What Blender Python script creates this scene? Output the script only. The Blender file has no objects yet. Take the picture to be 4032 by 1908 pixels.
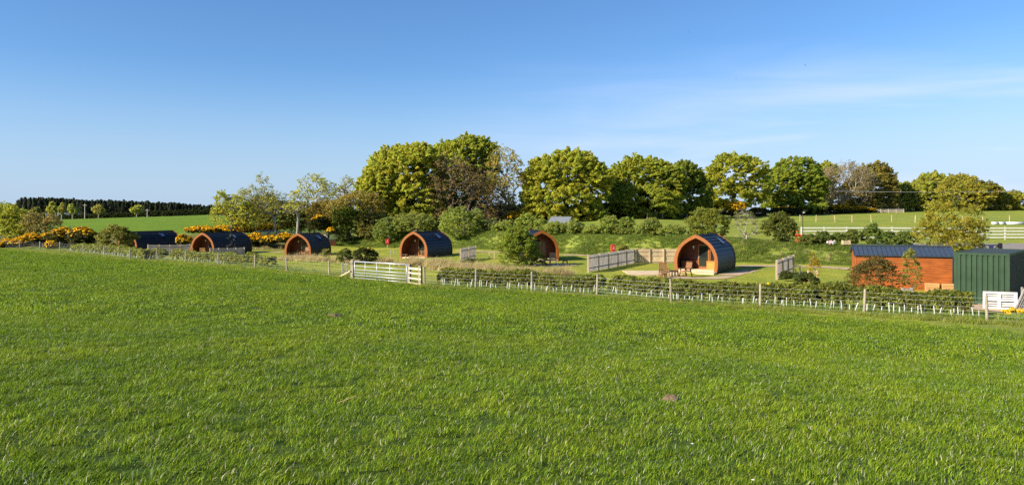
import bpy, math, random
import numpy as np
from mathutils import Vector, Matrix
rnd = random.Random(7)
R = np.random.default_rng(11)
scn = bpy.context.scene
COL = scn.collection

# ------------------------------------------------------------------ camera model (level camera with vertical lens shift)
F, CX, HY, CAMZ = 2912.0, 2016.0, 836.0, 4.7
def P(u, v, Y): return Vector(((u - CX) / F * Y, Y, CAMZ - (v - HY) / F * Y))
def PX(u, Y): return (u - CX) / F * Y

# ------------------------------------------------------------------ terrain
def sst(t):
    t = np.clip(t, 0, 1); return t * t * (3 - 2 * t)
BX = np.array([-60, -32, -25, -18, -4, 8, 22.9, 30.5, 45, 120.])
BY = np.array([120, 114, 110, 106.5, 95, 83, 68.5, 65.5, 58, 50.])
HX = np.array([-60, -30, -24, -18, 0, 20, 30, 45, 120.])
HB = np.array([0, 0.0, 1.2, 2.0, 2.1, 2.0, 1.5, 1.2, 1.2])
def vnoise(x, y, s, seed=0):
    x = np.asarray(x, float) / s + seed * 17.3; y = np.asarray(y, float) / s + seed * 9.1
    return (np.sin(x * 1.3 + 1.7 * np.sin(y * 0.9 + seed)) + np.sin(y * 1.7 + 1.3 * np.sin(x * 1.1 + 2 * seed))
            + np.sin((x + y) * 0.83 + np.sin(x * 2.1 - y)) * 0.8) / 2.8
def h(x, y):
    x = np.asarray(x, float); y = np.asarray(y, float)
    s = 0.6 * x + 0.8 * y
    k = 0.07; t = s / 34.5
    field = 3.0 * k * np.log1p(np.exp(np.clip((1 - t) / k, -40, 40)))
    field = np.where(s < -6, 3.52 - (s + 6) * 0.02, field)
    low = -0.55 * sst((-x - 4) / 22) * sst((s - 38) / 12) * (1 - 0.5 * sst((-x - 38) / 15))
    yb = np.interp(x, BX, BY); hb = np.interp(x, HX, HB)
    r = x / np.maximum(y, 20.0)
    d = y - yb
    bank = hb * sst(d / 5.0)
    yc = np.maximum(105 + 155 * r, 118)
    rise = 0.031 * np.clip(np.minimum(y, yc) - yb - 5, 0, None) - 0.05 * np.clip(y - yc, 0, 120)
    right = bank + rise * sst((y - yb - 4) / 8)
    # hill on the left
    top = 0.6 + (np.clip(x, -330, -100) + 216) * 0.0385
    hill = 1.3 * sst((y - 102) / 11) + (top - 0.9) * np.clip((y - 114) / 236, 0, 1) - 0.012 * np.clip(y - 350, 0, 400)
    w = sst((r + 0.345) / 0.17)
    far = np.where(y > 60, right * w + hill * (1 - w), right)
    lump = 0.022 * vnoise(x, y, 3.1, 1) * np.exp(-np.clip(y - 4, 0, None) / 60.0) + 0.07 * vnoise(x, y, 9.0, 2) * np.clip((s - 2) / 10, 0, 1)
    lump = lump * (1 - 0.75 * sst((s - 36) / 6) * (1 - sst(d / 3.0)))
    return field + low + far + lump
def hz(x, y): return float(h(x, y))
def gd(u, v):
    dx, dz = (u - CX) / F, -(v - HY) / F
    lo, hi = 3.0, 700.0
    for it in range(4):
        Y = np.linspace(lo, hi, 900 if it == 0 else 40)
        below = CAMZ + dz * Y <= h(dx * Y, Y)
        if not below.any(): b = 300.0; break
        i = int(np.argmax(below)); b = Y[i]; lo, hi = Y[max(i - 1, 0)], b
        if i == 0: break
    return Vector((dx * b, b, hz(dx * b, b)))

# ------------------------------------------------------------------ materials
MATS = {}
def mat(name, col=(.5, .5, .5), rough=.7, var=.25, scale=(6, 6, 6), bump=0.0, metal=0.0, spec=.5, coord='Object', var2=0.0):
    if name in MATS: return MATS[name]
    m = bpy.data.materials.new(name); m.use_nodes = True
    nt = m.node_tree; n = nt.nodes; L = nt.links
    b = n['Principled BSDF']
    b.inputs['Roughness'].default_value = rough; b.inputs['Metallic'].default_value = metal
    b.inputs['Specular IOR Level'].default_value = spec
    tc = n.new('ShaderNodeTexCoord'); mp = n.new('ShaderNodeMapping'); mp.inputs['Scale'].default_value = scale
    nz = n.new('ShaderNodeTexNoise'); nz.inputs['Scale'].default_value = 1.0; nz.inputs['Detail'].default_value = 5; nz.inputs['Roughness'].default_value = .65
    L.new(tc.outputs[coord], mp.inputs['Vector']); L.new(mp.outputs['Vector'], nz.inputs['Vector'])
    cr = n.new('ShaderNodeValToRGB')
    c = np.array(col)
    cr.color_ramp.elements[0].position = .3; cr.color_ramp.elements[1].position = .72
    cr.color_ramp.elements[0].color = (*(c * (1 - var)), 1); cr.color_ramp.elements[1].color = (*np.minimum(c * (1 + var), 1), 1)
    L.new(nz.outputs['Fac'], cr.inputs['Fac'])
    out = cr.outputs['Color']
    if var2:
        n2 = n.new('ShaderNodeTexNoise'); n2.inputs['Scale'].default_value = 1.3; n2.inputs['Detail'].default_value = 3
        L.new(tc.outputs[coord], n2.inputs['Vector'])
        mr = n.new('ShaderNodeMapRange'); mr.inputs['From Min'].default_value = .3; mr.inputs['From Max'].default_value = .7
        mr.inputs['To Min'].default_value = 1 - var2; mr.inputs['To Max'].default_value = 1 + var2
        L.new(n2.outputs['Fac'], mr.inputs['Value'])
        mx = n.new('ShaderNodeVectorMath'); mx.operation = 'SCALE'
        L.new(out, mx.inputs[0]); L.new(mr.outputs['Result'], mx.inputs['Scale']); out = mx.outputs['Vector']
    L.new(out, b.inputs['Base Color'])
    if bump:
        bp = n.new('ShaderNodeBump'); bp.inputs['Strength'].default_value = bump; bp.inputs['Distance'].default_value = .02
        L.new(nz.outputs['Fac'], bp.inputs['Height']); L.new(bp.outputs['Normal'], b.inputs['Normal'])
    MATS[name] = m
    return m
def leaf_mat(name, transl=.35, rough=.55, spec=.3, rand=.0, patch=False):
    if name in MATS: return MATS[name]
    m = bpy.data.materials.new(name); m.use_nodes = True
    nt = m.node_tree; n = nt.nodes; L = nt.links
    b = n['Principled BSDF']; out = n['Material Output']
    at = n.new('ShaderNodeAttribute'); at.attribute_name = 'Col'
    col = at.outputs['Color']
    if rand:
        oi = n.new('ShaderNodeObjectInfo'); mr = n.new('ShaderNodeMapRange')
        mr.inputs['To Min'].default_value = 1 - rand; mr.inputs['To Max'].default_value = 1 + rand
        L.new(oi.outputs['Random'], mr.inputs['Value'])
        vm = n.new('ShaderNodeVectorMath'); vm.operation = 'SCALE'
        L.new(col, vm.inputs[0]); L.new(mr.outputs['Result'], vm.inputs['Scale']); col = vm.outputs['Vector']
    if patch:   # slow drift between bluish dark sward and yellower sward over the field
        ge = n.new('ShaderNodeNewGeometry')
        nz = n.new('ShaderNodeTexNoise'); nz.inputs['Scale'].default_value = .42; nz.inputs['Detail'].default_value = 4; nz.inputs['Roughness'].default_value = .6
        L.new(ge.outputs['Position'], nz.inputs['Vector'])
        cr = n.new('ShaderNodeValToRGB'); e = cr.color_ramp.elements
        e[0].position = .36; e[0].color = (.78, .86, .86, 1); e[1].position = .64; e[1].color = (1.17, 1.09, .88, 1)
        L.new(nz.outputs['Fac'], cr.inputs['Fac'])
        vm = n.new('ShaderNodeVectorMath'); vm.operation = 'MULTIPLY'
        L.new(col, vm.inputs[0]); L.new(cr.outputs['Color'], vm.inputs[1]); col = vm.outputs['Vector']
    L.new(col, b.inputs['Base Color'])
    b.inputs['Roughness'].default_value = rough; b.inputs['Specular IOR Level'].default_value = spec
    tr = n.new('ShaderNodeBsdfTranslucent'); L.new(col, tr.inputs['Color'])
    mx = n.new('ShaderNodeMixShader'); mx.inputs['Fac'].default_value = transl
    L.new(b.outputs['BSDF'], mx.inputs[1]); L.new(tr.outputs['BSDF'], mx.inputs[2]); L.new(mx.outputs['Shader'], out.inputs['Surface'])
    MATS[name] = m
    return m

# ------------------------------------------------------------------ mesh helpers
def tag(o, label=None, cat=None, group=None, kind=None):
    if label: o['label'] = label
    if cat: o['category'] = cat
    if group: o['group'] = group
    if kind: o['kind'] = kind
    return o
def empty(name, loc=(0, 0, 0), rz=0.0):
    o = bpy.data.objects.new(name, None); COL.objects.link(o)
    o.location = loc; o.rotation_euler = (0, 0, rz); o.empty_display_size = .2
    return o
class MB:
    def __init__(s): s.v = []; s.f = []
    def add(s, vs, fs):
        b = len(s.v); s.v += [tuple(p) for p in vs]; s.f += [tuple(b + i for i in f) for f in fs]; return s
    def box(s, x0, y0, z0, x1, y1, z1, M=None):
        vs = [Vector((x, y, z)) for z in (z0, z1) for y in (y0, y1) for x in (x0, x1)]
        if M: vs = [M @ q for q in vs]
        return s.add(vs, [(0, 2, 3, 1), (4, 5, 7, 6), (0, 1, 5, 4), (2, 6, 7, 3), (0, 4, 6, 2), (1, 3, 7, 5)])
    def bar(s, p, q, w, t, up=(0, 0, 1)):
        p = Vector(p); q = Vector(q); d = q - p; l = d.length; d.normalize()
        sd = d.cross(Vector(up))
        if sd.length < 1e-4: sd = Vector((1, 0, 0))
        sd.normalize(); u = sd.cross(d)
        M = Matrix((sd, d, u)).transposed().to_4x4(); M.translation = p
        return s.box(-w / 2, 0, -t / 2, w / 2, l, t / 2, M)
    def cyl(s, p, q, r0, r1=None, n=8, cap=True):
        r1 = r0 if r1 is None else r1
        p = Vector(p); q = Vector(q); d = (q - p).normalized()
        a = d.orthogonal().normalized(); b = d.cross(a)
        vs = []
        for c, r in ((p, r0), (q, r1)):
            for i in range(n):
                t = 2 * math.pi * i / n; vs.append(c + (a * math.cos(t) + b * math.sin(t)) * r)
        fs = [(i, (i + 1) % n, n + (i + 1) % n, n + i) for i in range(n)]
        if cap: fs += [tuple(range(n - 1, -1, -1)), tuple(range(n, 2 * n))]
        return s.add(vs, fs)
    def prism(s, poly, y0, y1, M=None):   # polygon in x,z extruded along y
        n = len(poly)
        vs = [Vector((x, y0, z)) for x, z in poly] + [Vector((x, y1, z)) for x, z in poly]
        if M: vs = [M @ q for q in vs]
        return s.add(vs, [tuple(range(n)), tuple(range(2 * n - 1, n - 1, -1))] + [(i, n + i, n + (i + 1) % n, (i + 1) % n) for i in range(n)])
    def band(s, outer, inner, y0, y1):    # open strip between two profiles, extruded along y
        n = len(outer)
        vs = [Vector((x, y, z)) for y in (y0, y1) for prof in (outer, inner) for x, z in prof]
        A, B, C, D = 0, n, 2 * n, 3 * n
        fs = []
        for i in range(n - 1):
            fs += [(A + i, A + i + 1, B + i + 1, B + i), (C + i, D + i, D + i + 1, C + i + 1),
                   (A + i, C + i, C + i + 1, A + i + 1), (B + i, B + i + 1, D + i + 1, D + i)]
        fs += [(A, B, D, C), (A + n - 1, C + n - 1, D + n - 1, B + n - 1)]
        return s.add(vs, fs)
    def build(s, name, m, parent=None, smooth=False, bevel=0.0, fix=True):
        me = bpy.data.meshes.new(name); me.from_pydata(s.v, [], s.f)
        me.validate()
        if fix:
            import bmesh
            bm = bmesh.new(); bm.from_mesh(me); bmesh.ops.recalc_face_normals(bm, faces=bm.faces); bm.to_mesh(me); bm.free()
        me.materials.append(m)
        if smooth: me.polygons.foreach_set('use_smooth', [True] * len(me.polygons))
        me.update()
        o = bpy.data.objects.new(name, me); COL.objects.link(o)
        if parent: o.parent = parent
        if bevel:
            md = o.modifiers.new('bevel', 'BEVEL'); md.width = bevel; md.segments = 2; md.limit_method = 'ANGLE'
        return o
def np_mesh(name, V, Fq, m, parent=None, col=None, smooth=False):
    """V (n,3), Fq (k,c) faces with c corners each; col per-vertex rgb"""
    me = bpy.data.meshes.new(name)
    V = np.ascontiguousarray(V, np.float32); Fq = np.ascontiguousarray(Fq, np.int32)
    k, c = Fq.shape
    me.vertices.add(len(V)); me.vertices.foreach_set('co', V.ravel())
    me.loops.add(k * c); me.loops.foreach_set('vertex_index', Fq.ravel())
    me.polygons.add(k); me.polygons.foreach_set('loop_start', np.arange(k, dtype=np.int32) * c)
    if smooth: me.polygons.foreach_set('use_smooth', np.ones(k, bool))
    me.update(calc_edges=True)
    if col is not None:
        a = me.attributes.new('Col', 'FLOAT_COLOR', 'POINT')
        cc = np.ones((len(V), 4), np.float32); cc[:, :3] = col; a.data.foreach_set('color', cc.ravel())
    me.materials.append(m)
    o = bpy.data.objects.new(name, me); COL.objects.link(o)
    if parent: o.parent = parent
    return o
def unit(a): return a / np.maximum(np.linalg.norm(a, axis=1, keepdims=True), 1e-9)

# ------------------------------------------------------------------ foliage
LEAF = leaf_mat('leaf', .68, .6, .12)
PETAL = leaf_mat('petal', .2, .6, .2)
BARK = mat('bark', (.10, .085, .065), .9, .45, (5, 5, 1.2), .5)
BARK_PALE = mat('pale_bark', (.26, .23, .18), .9, .35, (5, 5, 1.2), .4)
def leaves_at(C, N, ln, wd, col, jit=.28, rg=None):
    """diamond leaf faces centred at C with normals N; per-leaf colour col (n,3)"""
    rg = rg or R
    n = len(C)
    t = unit(np.cross(N, rg.normal(size=(n, 3)))); b = np.cross(N, t)
    l = ln * rg.uniform(.6, 1.35, (n, 1)); w = wd * rg.uniform(.6, 1.35, (n, 1))
    bend = N * l * .18
    V = np.stack([C - t * l, C + b * w + bend, C + t * l, C - b * w + bend], 1).reshape(-1, 3)
    Fq = np.arange(4 * n).reshape(n, 4)
    cc = np.repeat(col, 4, 0)
    return V, Fq, cc
def cluster_leaves(cent, rad, k, ln, wd, col, up=.3, flat=.78, axis=None, cv=.10, lv=.22, rg=None):
    """k leaves in each flattened clump"""
    rg = rg or R
    m = len(cent)
    d = unit(rg.normal(size=(m * k, 3)))
    d[:, 2] = np.abs(d[:, 2]) * .75 + d[:, 2] * .25
    rr = rg.uniform(.35, 1, (m * k, 1)) ** .6
    rad_ = np.repeat(rad, k)[:, None]
    off = d * rr * rad_ * np.array([1, 1, flat])
    if axis is not None:     # feathery sprays: leaves strung along an outward, upward twig
        t = rg.uniform(-.25, 1.0, (m * k, 1))
        ax = np.repeat(axis, k, 0)
        off = ax * t * rad_ * 1.05 + d * rad_ * .55 * (1.05 - .8 * np.clip(t, 0, 1)) * np.array([1, 1, .7])
    C = np.repeat(cent, k, 0) + off
    N = unit(d * .7 + np.array([0, 0, up]) + rg.normal(size=d.shape) * .55)
    base = np.asarray(col)
    ctint = 1 + rg.normal(size=(m, 1)) * cv
    hue = rg.normal(size=(m, 1)) * .06
    cc = np.repeat(base * ctint * np.concatenate([1 + hue, np.ones((m, 1)), 1 - hue], 1), k, 0)
    cc = cc * (1 + rg.normal(size=(m * k, 1)) * lv)
    return leaves_at(C, N, ln, wd, np.clip(cc, .004, 1), rg=rg)
def tubes(segs, nmin=3):
    """segs array rows p0(3) p1(3) r0 r1 -> verts, quads"""
    S = np.asarray(segs, float)
    if len(S) == 0: return np.zeros((0, 3)), np.zeros((0, 4), int)
    n = nmin
    p0, p1 = S[:, :3], S[:, 3:6]
    d = unit(p1 - p0); ref = np.where(np.abs(d[:, 2:3]) > .9, [[1., 0, 0]], [[0, 0, 1.]])
    a = unit(np.cross(d, ref)); b = np.cross(d, a)
    t = np.arange(n) * 2 * np.pi / n
    ring = a[:, None, :] * np.cos(t)[None, :, None] + b[:, None, :] * np.sin(t)[None, :, None]
    V0 = p0[:, None, :] + ring * S[:, 6][:, None, None]; V1 = p1[:, None, :] + ring * S[:, 7][:, None, None]
    V = np.concatenate([V0, V1], 1).reshape(-1, 3)
    i = np.arange(n); j = (i + 1) % n
    q = np.stack([i, j, n + j, n + i], 1)
    Fq = (np.arange(len(S)) * 2 * n)[:, None, None] + q[None]
    return V, Fq.reshape(-1, 4)
def skeleton(base, top, targets, r_base, rg, wig=.10, tip=.012, up=.15, expo=.5):
    """trunk from base to top, then every target joined to the nearest fitting node; radii from the load carried"""
    nodes = []; par = []
    nt = 6
    for i in range(nt + 1):
        t = i / nt
        p = base + (top - base) * t + (rg.normal(size=3) * wig * .35 * np.linalg.norm(top - base) / nt if 0 < i < nt else 0)
        nodes.append(p); par.append(i - 1)
    order = np.argsort(np.linalg.norm(targets - top, axis=1))
    for ti in order:
        T = targets[ti]
        A = np.asarray(nodes)
        dv = T - A
        cost = np.linalg.norm(dv, axis=1) * (1 + .5 * (dv[:, 2] < 0)) + .15 * np.linalg.norm(A - top, axis=1)
        cost[:3] += 3
        a = int(np.argmin(cost)); p = A[a]; L = np.linalg.norm(T - p)
        if L < .05: continue
        steps = max(1, min(5, int(L / .6)))
        mid = (p + T) / 2 + np.array([0, 0, -up * .25 * L]) * rg.uniform(-.4, 1) + rg.normal(size=3) * wig * L * .5
        prev = a
        for k in range(1, steps + 1):
            t = k / steps
            q = p * (1 - t) ** 2 + 2 * mid * t * (1 - t) + T * t * t
            nodes.append(q); par.append(prev); prev = len(nodes) - 1
    n = len(nodes); load = np.zeros(n)
    ch = np.bincount([q for q in par if q >= 0], minlength=n)
    load[ch == 0] = 1
    for i in range(n - 1, 0, -1): load[par[i]] += load[i]
    rr = np.maximum(tip, r_base * (load / load[0]) ** expo)
    A = np.asarray(nodes)
    return np.array([[*A[par[i]], *A[i], min(rr[par[i]], rr[i] * 1.6), rr[i]] for i in range(1, n)]), A
def ell_points(ells, n, rg, lo=.62, upper=.40):
    """points in the outer shells of a union of ellipsoids (c, r) ; n in all"""
    w = np.array([r[0] * r[2] for _, r in ells]); w = w / w.sum()
    out = []; outn = []
    for (c, r), ww in zip(ells, w):
        m = max(3, int(n * ww))
        d = unit(rg.normal(size=(m, 3)))
        flip = (d[:, 2] < -.1) & (rg.uniform(size=m) < upper); d[flip, 2] *= -1
        f = rg.uniform(lo ** 2, 1.04, (m, 1)) ** .5
        p = c + d * r * f
        keep = np.ones(m, bool)
        for (c2, r2) in ells:
            if c2 is c: continue
            keep &= (np.sum(((p - c2) / r2) ** 2, 1) > .42)
        out.append(p[keep]); outn.append(d[keep])
    return np.concatenate(out), np.concatenate(outn)
def px_ells(lst, Y, rg, dep=.9):
    out = []
    for (u, v, ru, rv) in lst:
        c = np.array(P(u, v, Y + rg.uniform(-1, 1) * ru / F * Y * .4))
        out.append((c, np.array([ru / F * Y, ru / F * Y * dep, rv / F * Y])))
    return out
def tree(name, label, cat, u0, Y, ells, col, leaf=.34, dens=1.0, k=42, group=None, bare=0, bark=None, rbase=None, seed=1,
         tcol=None, utop=None, vtop=None, crad=.055, limbs=60, xz=None, gap=0.0, expo=.5, tip=.012):
    rg = np.random.default_rng(seed * 101 + 5)
    E = px_ells(ells, Y, rg)
    bx = PX(u0, Y); base = np.array([bx, Y, hz(bx, Y) - .1])
    cen = np.mean([e[0] for e in E], 0); Rm = np.mean([e[1][0] for e in E])
    zlow = min(e[0][2] - e[1][2] for e in E)
    if utop is None:
        tp = np.array([bx * .6 + cen[0] * .4, Y * .6 + cen[1] * .4, max(base[2] + .8, zlow + .35 * (cen[2] - zlow))])
    else: tp = np.array(P(utop, vtop, Y))
    area = sum(4 * e[1][0] * e[1][2] * 3.0 for e in E)
    rc = crad * (sum(e[1][0] for e in E) / len(E)) * 1.35 + .26
    ncl = int(dens * area / (rc * rc) * .86)
    root = empty(name, base); tag(root, label, cat, group)
    C, D = ell_points(E, max(ncl, 12), rg)
    if gap:
        g = vnoise(C[:, 0] * 1.0, C[:, 2] * 1.3 + C[:, 1] * .7, 1.5, seed)
        keep = g > -1 + 2 * gap * .55
        C = C[keep]; D = D[keep]
    nl = min(len(C), limbs)
    T = C[rg.permutation(len(C))[:nl]] if nl else C
    if bare:
        B, _ = ell_points(E, bare, rg, lo=.35, upper=.5); T = np.concatenate([T, B])
    segs, _ = skeleton(base, tp, T, rbase or (.035 * (cen[2] - base[2]) + .12), rg, tip=tip, expo=expo)
    big = segs[:, 6] > .05
    V, Fq = tubes(segs[big], 7); V2, F2 = tubes(segs[~big], 3)
    np_mesh('trunk', np.concatenate([V, V2]) - base, np.concatenate([Fq, F2 + len(V)]), bark or BARK, root, smooth=True)
    if dens > 0:
        wind = np.array([.30, 0, .22])
        AX = unit(D * .75 + wind + rg.normal(size=D.shape) * .40)
        V, Fq, cc = cluster_leaves(C, rc * rg.uniform(.8, 1.75, len(C)), k, leaf * .64, leaf * .34, np.array(col) * np.array([1.82, 1.74, 1.55]), axis=AX, rg=rg)
        np_mesh('crown', V - base, Fq, LEAF, root, cc)
    return root
def shrub(name, label, cat, uc, vtop, ru, Y, col, vb=None, leaf=.13, n=34, k=24, rb=None, seed=1, group=None, stems=26, bark=None, lobes=5, bare=0, rc=None, tall=.8, flowers=None, ffrac=.5, thin=1.0):
    rg = np.random.default_rng(seed * 77 + 3)
    bx = PX(uc, Y); zb = hz(bx, Y) if vb is None else P(uc, vb, Y)[2]
    base = np.array([bx, Y, zb - .03]); top = P(uc, vtop, Y)[2]; H = max(.3, top - zb); rx = ru / F * Y
    E = []
    for i in range(lobes):
        a = rg.uniform(0, 2 * np.pi); q = rg.uniform(0, .55)
        rr = rx * rg.uniform(.42, .62); hh = H * rg.uniform(.62, 1.0) if i else H
        rv = min(hh * .5, max(rr * tall * 1.2, hh * .36))
        E.append((np.array([bx + (math.cos(a) * q * rx if i else rg.uniform(-.2, .2) * rx), Y + math.sin(a) * q * rx * .8, zb + hh - rv]), np.array([rr, rr, rv])))
    E.append((np.array([bx, Y, zb + H * .42]), np.array([rx * .92, rx * .85, H * .42])))
    root = empty(name, base); tag(root, label, cat, group)
    rc = (rc or (.16 * rx + .12)) * .72
    C, D = ell_points(E, int(n * lobes * .8 * max(1, rx * H / (rc * rc) / 60)), rg, lo=.6)
    C = C[C[:, 2] > zb + .08]
    T = C[rg.permutation(len(C))[:stems]]
    if bare:
        B, _ = ell_points(E, bare, rg, lo=.5); T = np.concatenate([T, B[B[:, 2] > zb + .1]])
    segs, _ = skeleton(base, base + np.array([0, 0, H * .22 + .05]), T, rb or (.015 + .018 * H), rg, tip=.006, wig=.05, up=.12)
    V, Fq = tubes(segs, 4)
    np_mesh('stems', V - base, Fq, bark or BARK, root, smooth=True)
    if thin < 1: C = C[rg.uniform(size=len(C)) < thin]
    if len(C):
        V, Fq, cc = cluster_leaves(C, rc * rg.uniform(.7, 1.6, len(C)), k, leaf * .9, leaf * .45, np.array(col) * 1.25, up=.35, flat=.9, rg=rg)
        np_mesh('foliage', V - base, Fq, LEAF, root, cc)
    if flowers is not None:
        hh = (C[:, 2] - zb) / H
        sel = rg.uniform(size=len(C)) < np.clip((hh - (1 - ffrac)) * 3.0, 0, 1) * .95
        Cf = C[sel] + np.array([0, -.02, .06])
        if len(Cf):
            V, Fq, cc = cluster_leaves(Cf, rc * 1.08 * rg.uniform(.7, 1.25, len(Cf)), int(k * .8), leaf * .8, leaf * .6, flowers, up=.5, flat=.9, cv=.10, lv=.15, rg=rg)
            np_mesh('flowers', V - base, Fq, PETAL, root, cc)
    return root
# ------------------------------------------------------------------ camera, light, sky
cam = bpy.data.cameras.new('camera'); camo = bpy.data.objects.new('camera', cam); COL.objects.link(camo)
camo.location = (0, 0, CAMZ); camo.rotation_euler = (math.pi / 2, 0, 0)
cam.sensor_width = 36; cam.lens = F / 4032 * 36; cam.shift_y = -(954 - HY) / 4032.0
cam.clip_start = .1; cam.clip_end = 8000
scn.camera = camo
BETA, ELEV = math.radians(27), math.radians(29)
tosun = Vector((-math.cos(BETA) * math.cos(ELEV), -math.sin(BETA) * math.cos(ELEV), math.sin(ELEV)))
sl = bpy.data.lights.new('sun', 'SUN'); sl.energy = 5.0; sl.angle = math.radians(.53); sl.color = (1.0, .90, .74)
so = bpy.data.objects.new('sun', sl); COL.objects.link(so); so.rotation_euler = (-tosun).to_track_quat('-Z', 'Y').to_euler(); so.location = (-60, -30, 60)
w = bpy.data.worlds.new('World'); scn.world = w; w.use_nodes = True
nt = w.node_tree; n = nt.nodes; L = nt.links
bg = n['Background']
sky = n.new('ShaderNodeTexSky'); sky.sky_type = 'NISHITA'; sky.sun_disc = False
sky.sun_elevation = ELEV; sky.sun_rotation = math.atan2(tosun.x, tosun.y)
sky.altitude = 200; sky.air_density = 1.0; sky.dust_density = .55; sky.ozone_density = 1.6
tc = n.new('ShaderNodeTexCoord')
mp = n.new('ShaderNodeMapping'); mp.inputs['Scale'].default_value = (1.6, 1.6, 13.0); mp.inputs['Rotation'].default_value = (0, math.radians(7), 0)
nz = n.new('ShaderNodeTexNoise'); nz.inputs['Scale'].default_value = 1.5; nz.inputs['Detail'].default_value = 6; nz.inputs['Roughness'].default_value = .52; nz.inputs['Distortion'].default_value = .4
L.new(tc.outputs['Generated'], mp.inputs['Vector']); L.new(mp.outputs['Vector'], nz.inputs['Vector'])
rp = n.new('ShaderNodeValToRGB'); rp.color_ramp.elements[0].position = .46; rp.color_ramp.elements[1].position = .70
L.new(nz.outputs['Fac'], rp.inputs['Fac'])
sx = n.new('ShaderNodeSeparateXYZ'); L.new(tc.outputs['Generated'], sx.inputs['Vector'])
m1 = n.new('ShaderNodeMapRange'); m1.inputs['From Min'].default_value = -.15; m1.inputs['From Max'].default_value = .55; m1.inputs['To Max'].default_value = 1
L.new(sx.outputs['X'], m1.inputs['Value'])
m2 = n.new('ShaderNodeMapRange'); m2.inputs['From Min'].default_value = .22; m2.inputs['From Max'].default_value = .07
L.new(sx.outputs['Z'], m2.inputs['Value'])
mm = n.new('ShaderNodeMath'); mm.operation = 'MULTIPLY'; L.new(m1.outputs['Result'], mm.inputs[0]); L.new(m2.outputs['Result'], mm.inputs[1])
m3 = n.new('ShaderNodeMath'); m3.operation = 'MULTIPLY_ADD'; m3.inputs[1].default_value = 1.0; m3.inputs[2].default_value = .22; L.new(rp.outputs['Color'], m3.inputs[0])
m4 = n.new('ShaderNodeMath'); m4.operation = 'MULTIPLY'; L.new(m3.outputs[0], m4.inputs[0]); L.new(mm.outputs[0], m4.inputs[1])
hs = n.new('ShaderNodeHueSaturation'); hs.inputs['Saturation'].default_value = 1.0; hs.inputs['Value'].default_value = 1.0
L.new(sky.outputs['Color'], hs.inputs['Color'])
tn = n.new('ShaderNodeMixRGB'); tn.blend_type = 'MULTIPLY'; tn.inputs['Fac'].default_value = 1; tn.inputs['Color2'].default_value = (.79, 1.185, 1.64, 1)
L.new(hs.outputs['Color'], tn.inputs['Color1'])
hm = n.new('ShaderNodeMapRange'); hm.inputs['From Min'].default_value = .20; hm.inputs['From Max'].default_value = .0; hm.inputs['To Max'].default_value = .75; hm.interpolation_type = 'SMOOTHSTEP'
L.new(sx.outputs['Z'], hm.inputs['Value'])
hx_ = n.new('ShaderNodeMixRGB'); hx_.inputs['Color2'].default_value = (5.2, 6.6, 8.9, 1)     # pale air near the horizon
L.new(hm.outputs['Result'], hx_.inputs['Fac']); L.new(tn.outputs['Color'], hx_.inputs['Color1'])
mx = n.new('ShaderNodeMixRGB'); mx.inputs['Color2'].default_value = (8.6, 9.2, 12.2, 1)
L.new(m4.outputs[0], mx.inputs['Fac']); L.new(hx_.outputs['Color'], mx.inputs['Color1'])
L.new(mx.outputs['Color'], bg.inputs['Color']); bg.inputs['Strength'].default_value = .0525
SKYN = dict(hs=hs, bg=bg, mx=mx, sky=sky)
vs = scn.view_settings; vs.view_transform = 'Standard'; vs.look = 'None'; vs.exposure = .95; vs.gamma = 1.0
scn.cycles.max_bounces = 6; scn.cycles.transparent_max_bounces = 6
try: scn.cycles.use_denoising = False
except Exception: pass

# ------------------------------------------------------------------ ground
def grow(a, b, step, g=1.16):
    out = [a]; d = step
    while out[-1] < b: d *= g; out.append(out[-1] + d)
    return out
xs = sorted(set([-x for x in grow(82, 2600, .8)] + list(np.arange(-82, -15, .8)) + list(np.arange(-15, 15, .3)) + list(np.arange(15, 76, .8)) + grow(76, 2600, .8)))
ys = [-q for q in grow(3, 60, .8)][::-1] + list(np.arange(-3, 21, .3)) + list(np.arange(21, 126, .8)) + grow(126, 3200, .8, 1.10)
xs = np.array(xs); ys = np.array(ys)
GX, GY = np.meshgrid(xs, ys); GZ = h(GX, GY)
V = np.stack([GX, GY, GZ], -1).reshape(-1, 3)
nx, ny = len(xs), len(ys)
ii = (np.arange(ny - 1)[:, None] * nx + np.arange(nx - 1)[None]).ravel()
Fq = np.stack([ii, ii + 1, ii + nx + 1, ii + nx], 1)
S_ = .6 * GX + .8 * GY; YB = np.interp(GX, BX, BY); rr_ = GX / np.maximum(GY, 20)
def mixc(a, c, t): return a * (1 - t[..., None]) + np.array(c) * t[..., None]
cg = np.zeros(GX.shape + (3,)) + np.array([.058, .098, .020])
cg = mixc(cg, (.22, .245, .045), sst((S_ - 33.0) / 1.2))            # rough verge by the fence
cg = mixc(cg, (.270, .290, .045), sst((S_ - 39.5) / 1.5))           # mown lawn round the pods
cg = mixc(cg, (.185, .225, .045), sst((GY - YB + .4) / 1.2))        # rough bank
cg = mixc(cg, (.215, .255, .042), sst((GY - YB - 7) / 4))           # grazed field above the bank
hillw = (1 - sst((rr_ + .33) / .08)) * sst((GY - 116) / 6)
cg = mixc(cg, (.115, .195, .013), hillw)                            # bright crop on the hill
roughl = (1 - sst((rr_ + .30) / .06)) * sst((GY - 101) / 3) * (1 - sst((GY - 118) / 6))
cg = mixc(cg, (.13, .125, .05), roughl)
yard = sst((GX - 43) / 1.5) * (1 - sst((GY - 73) / 1)) * sst((GY - 58) / 2)
GM = leaf_mat('ground_turf', 0.0, .95, .1)
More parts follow.
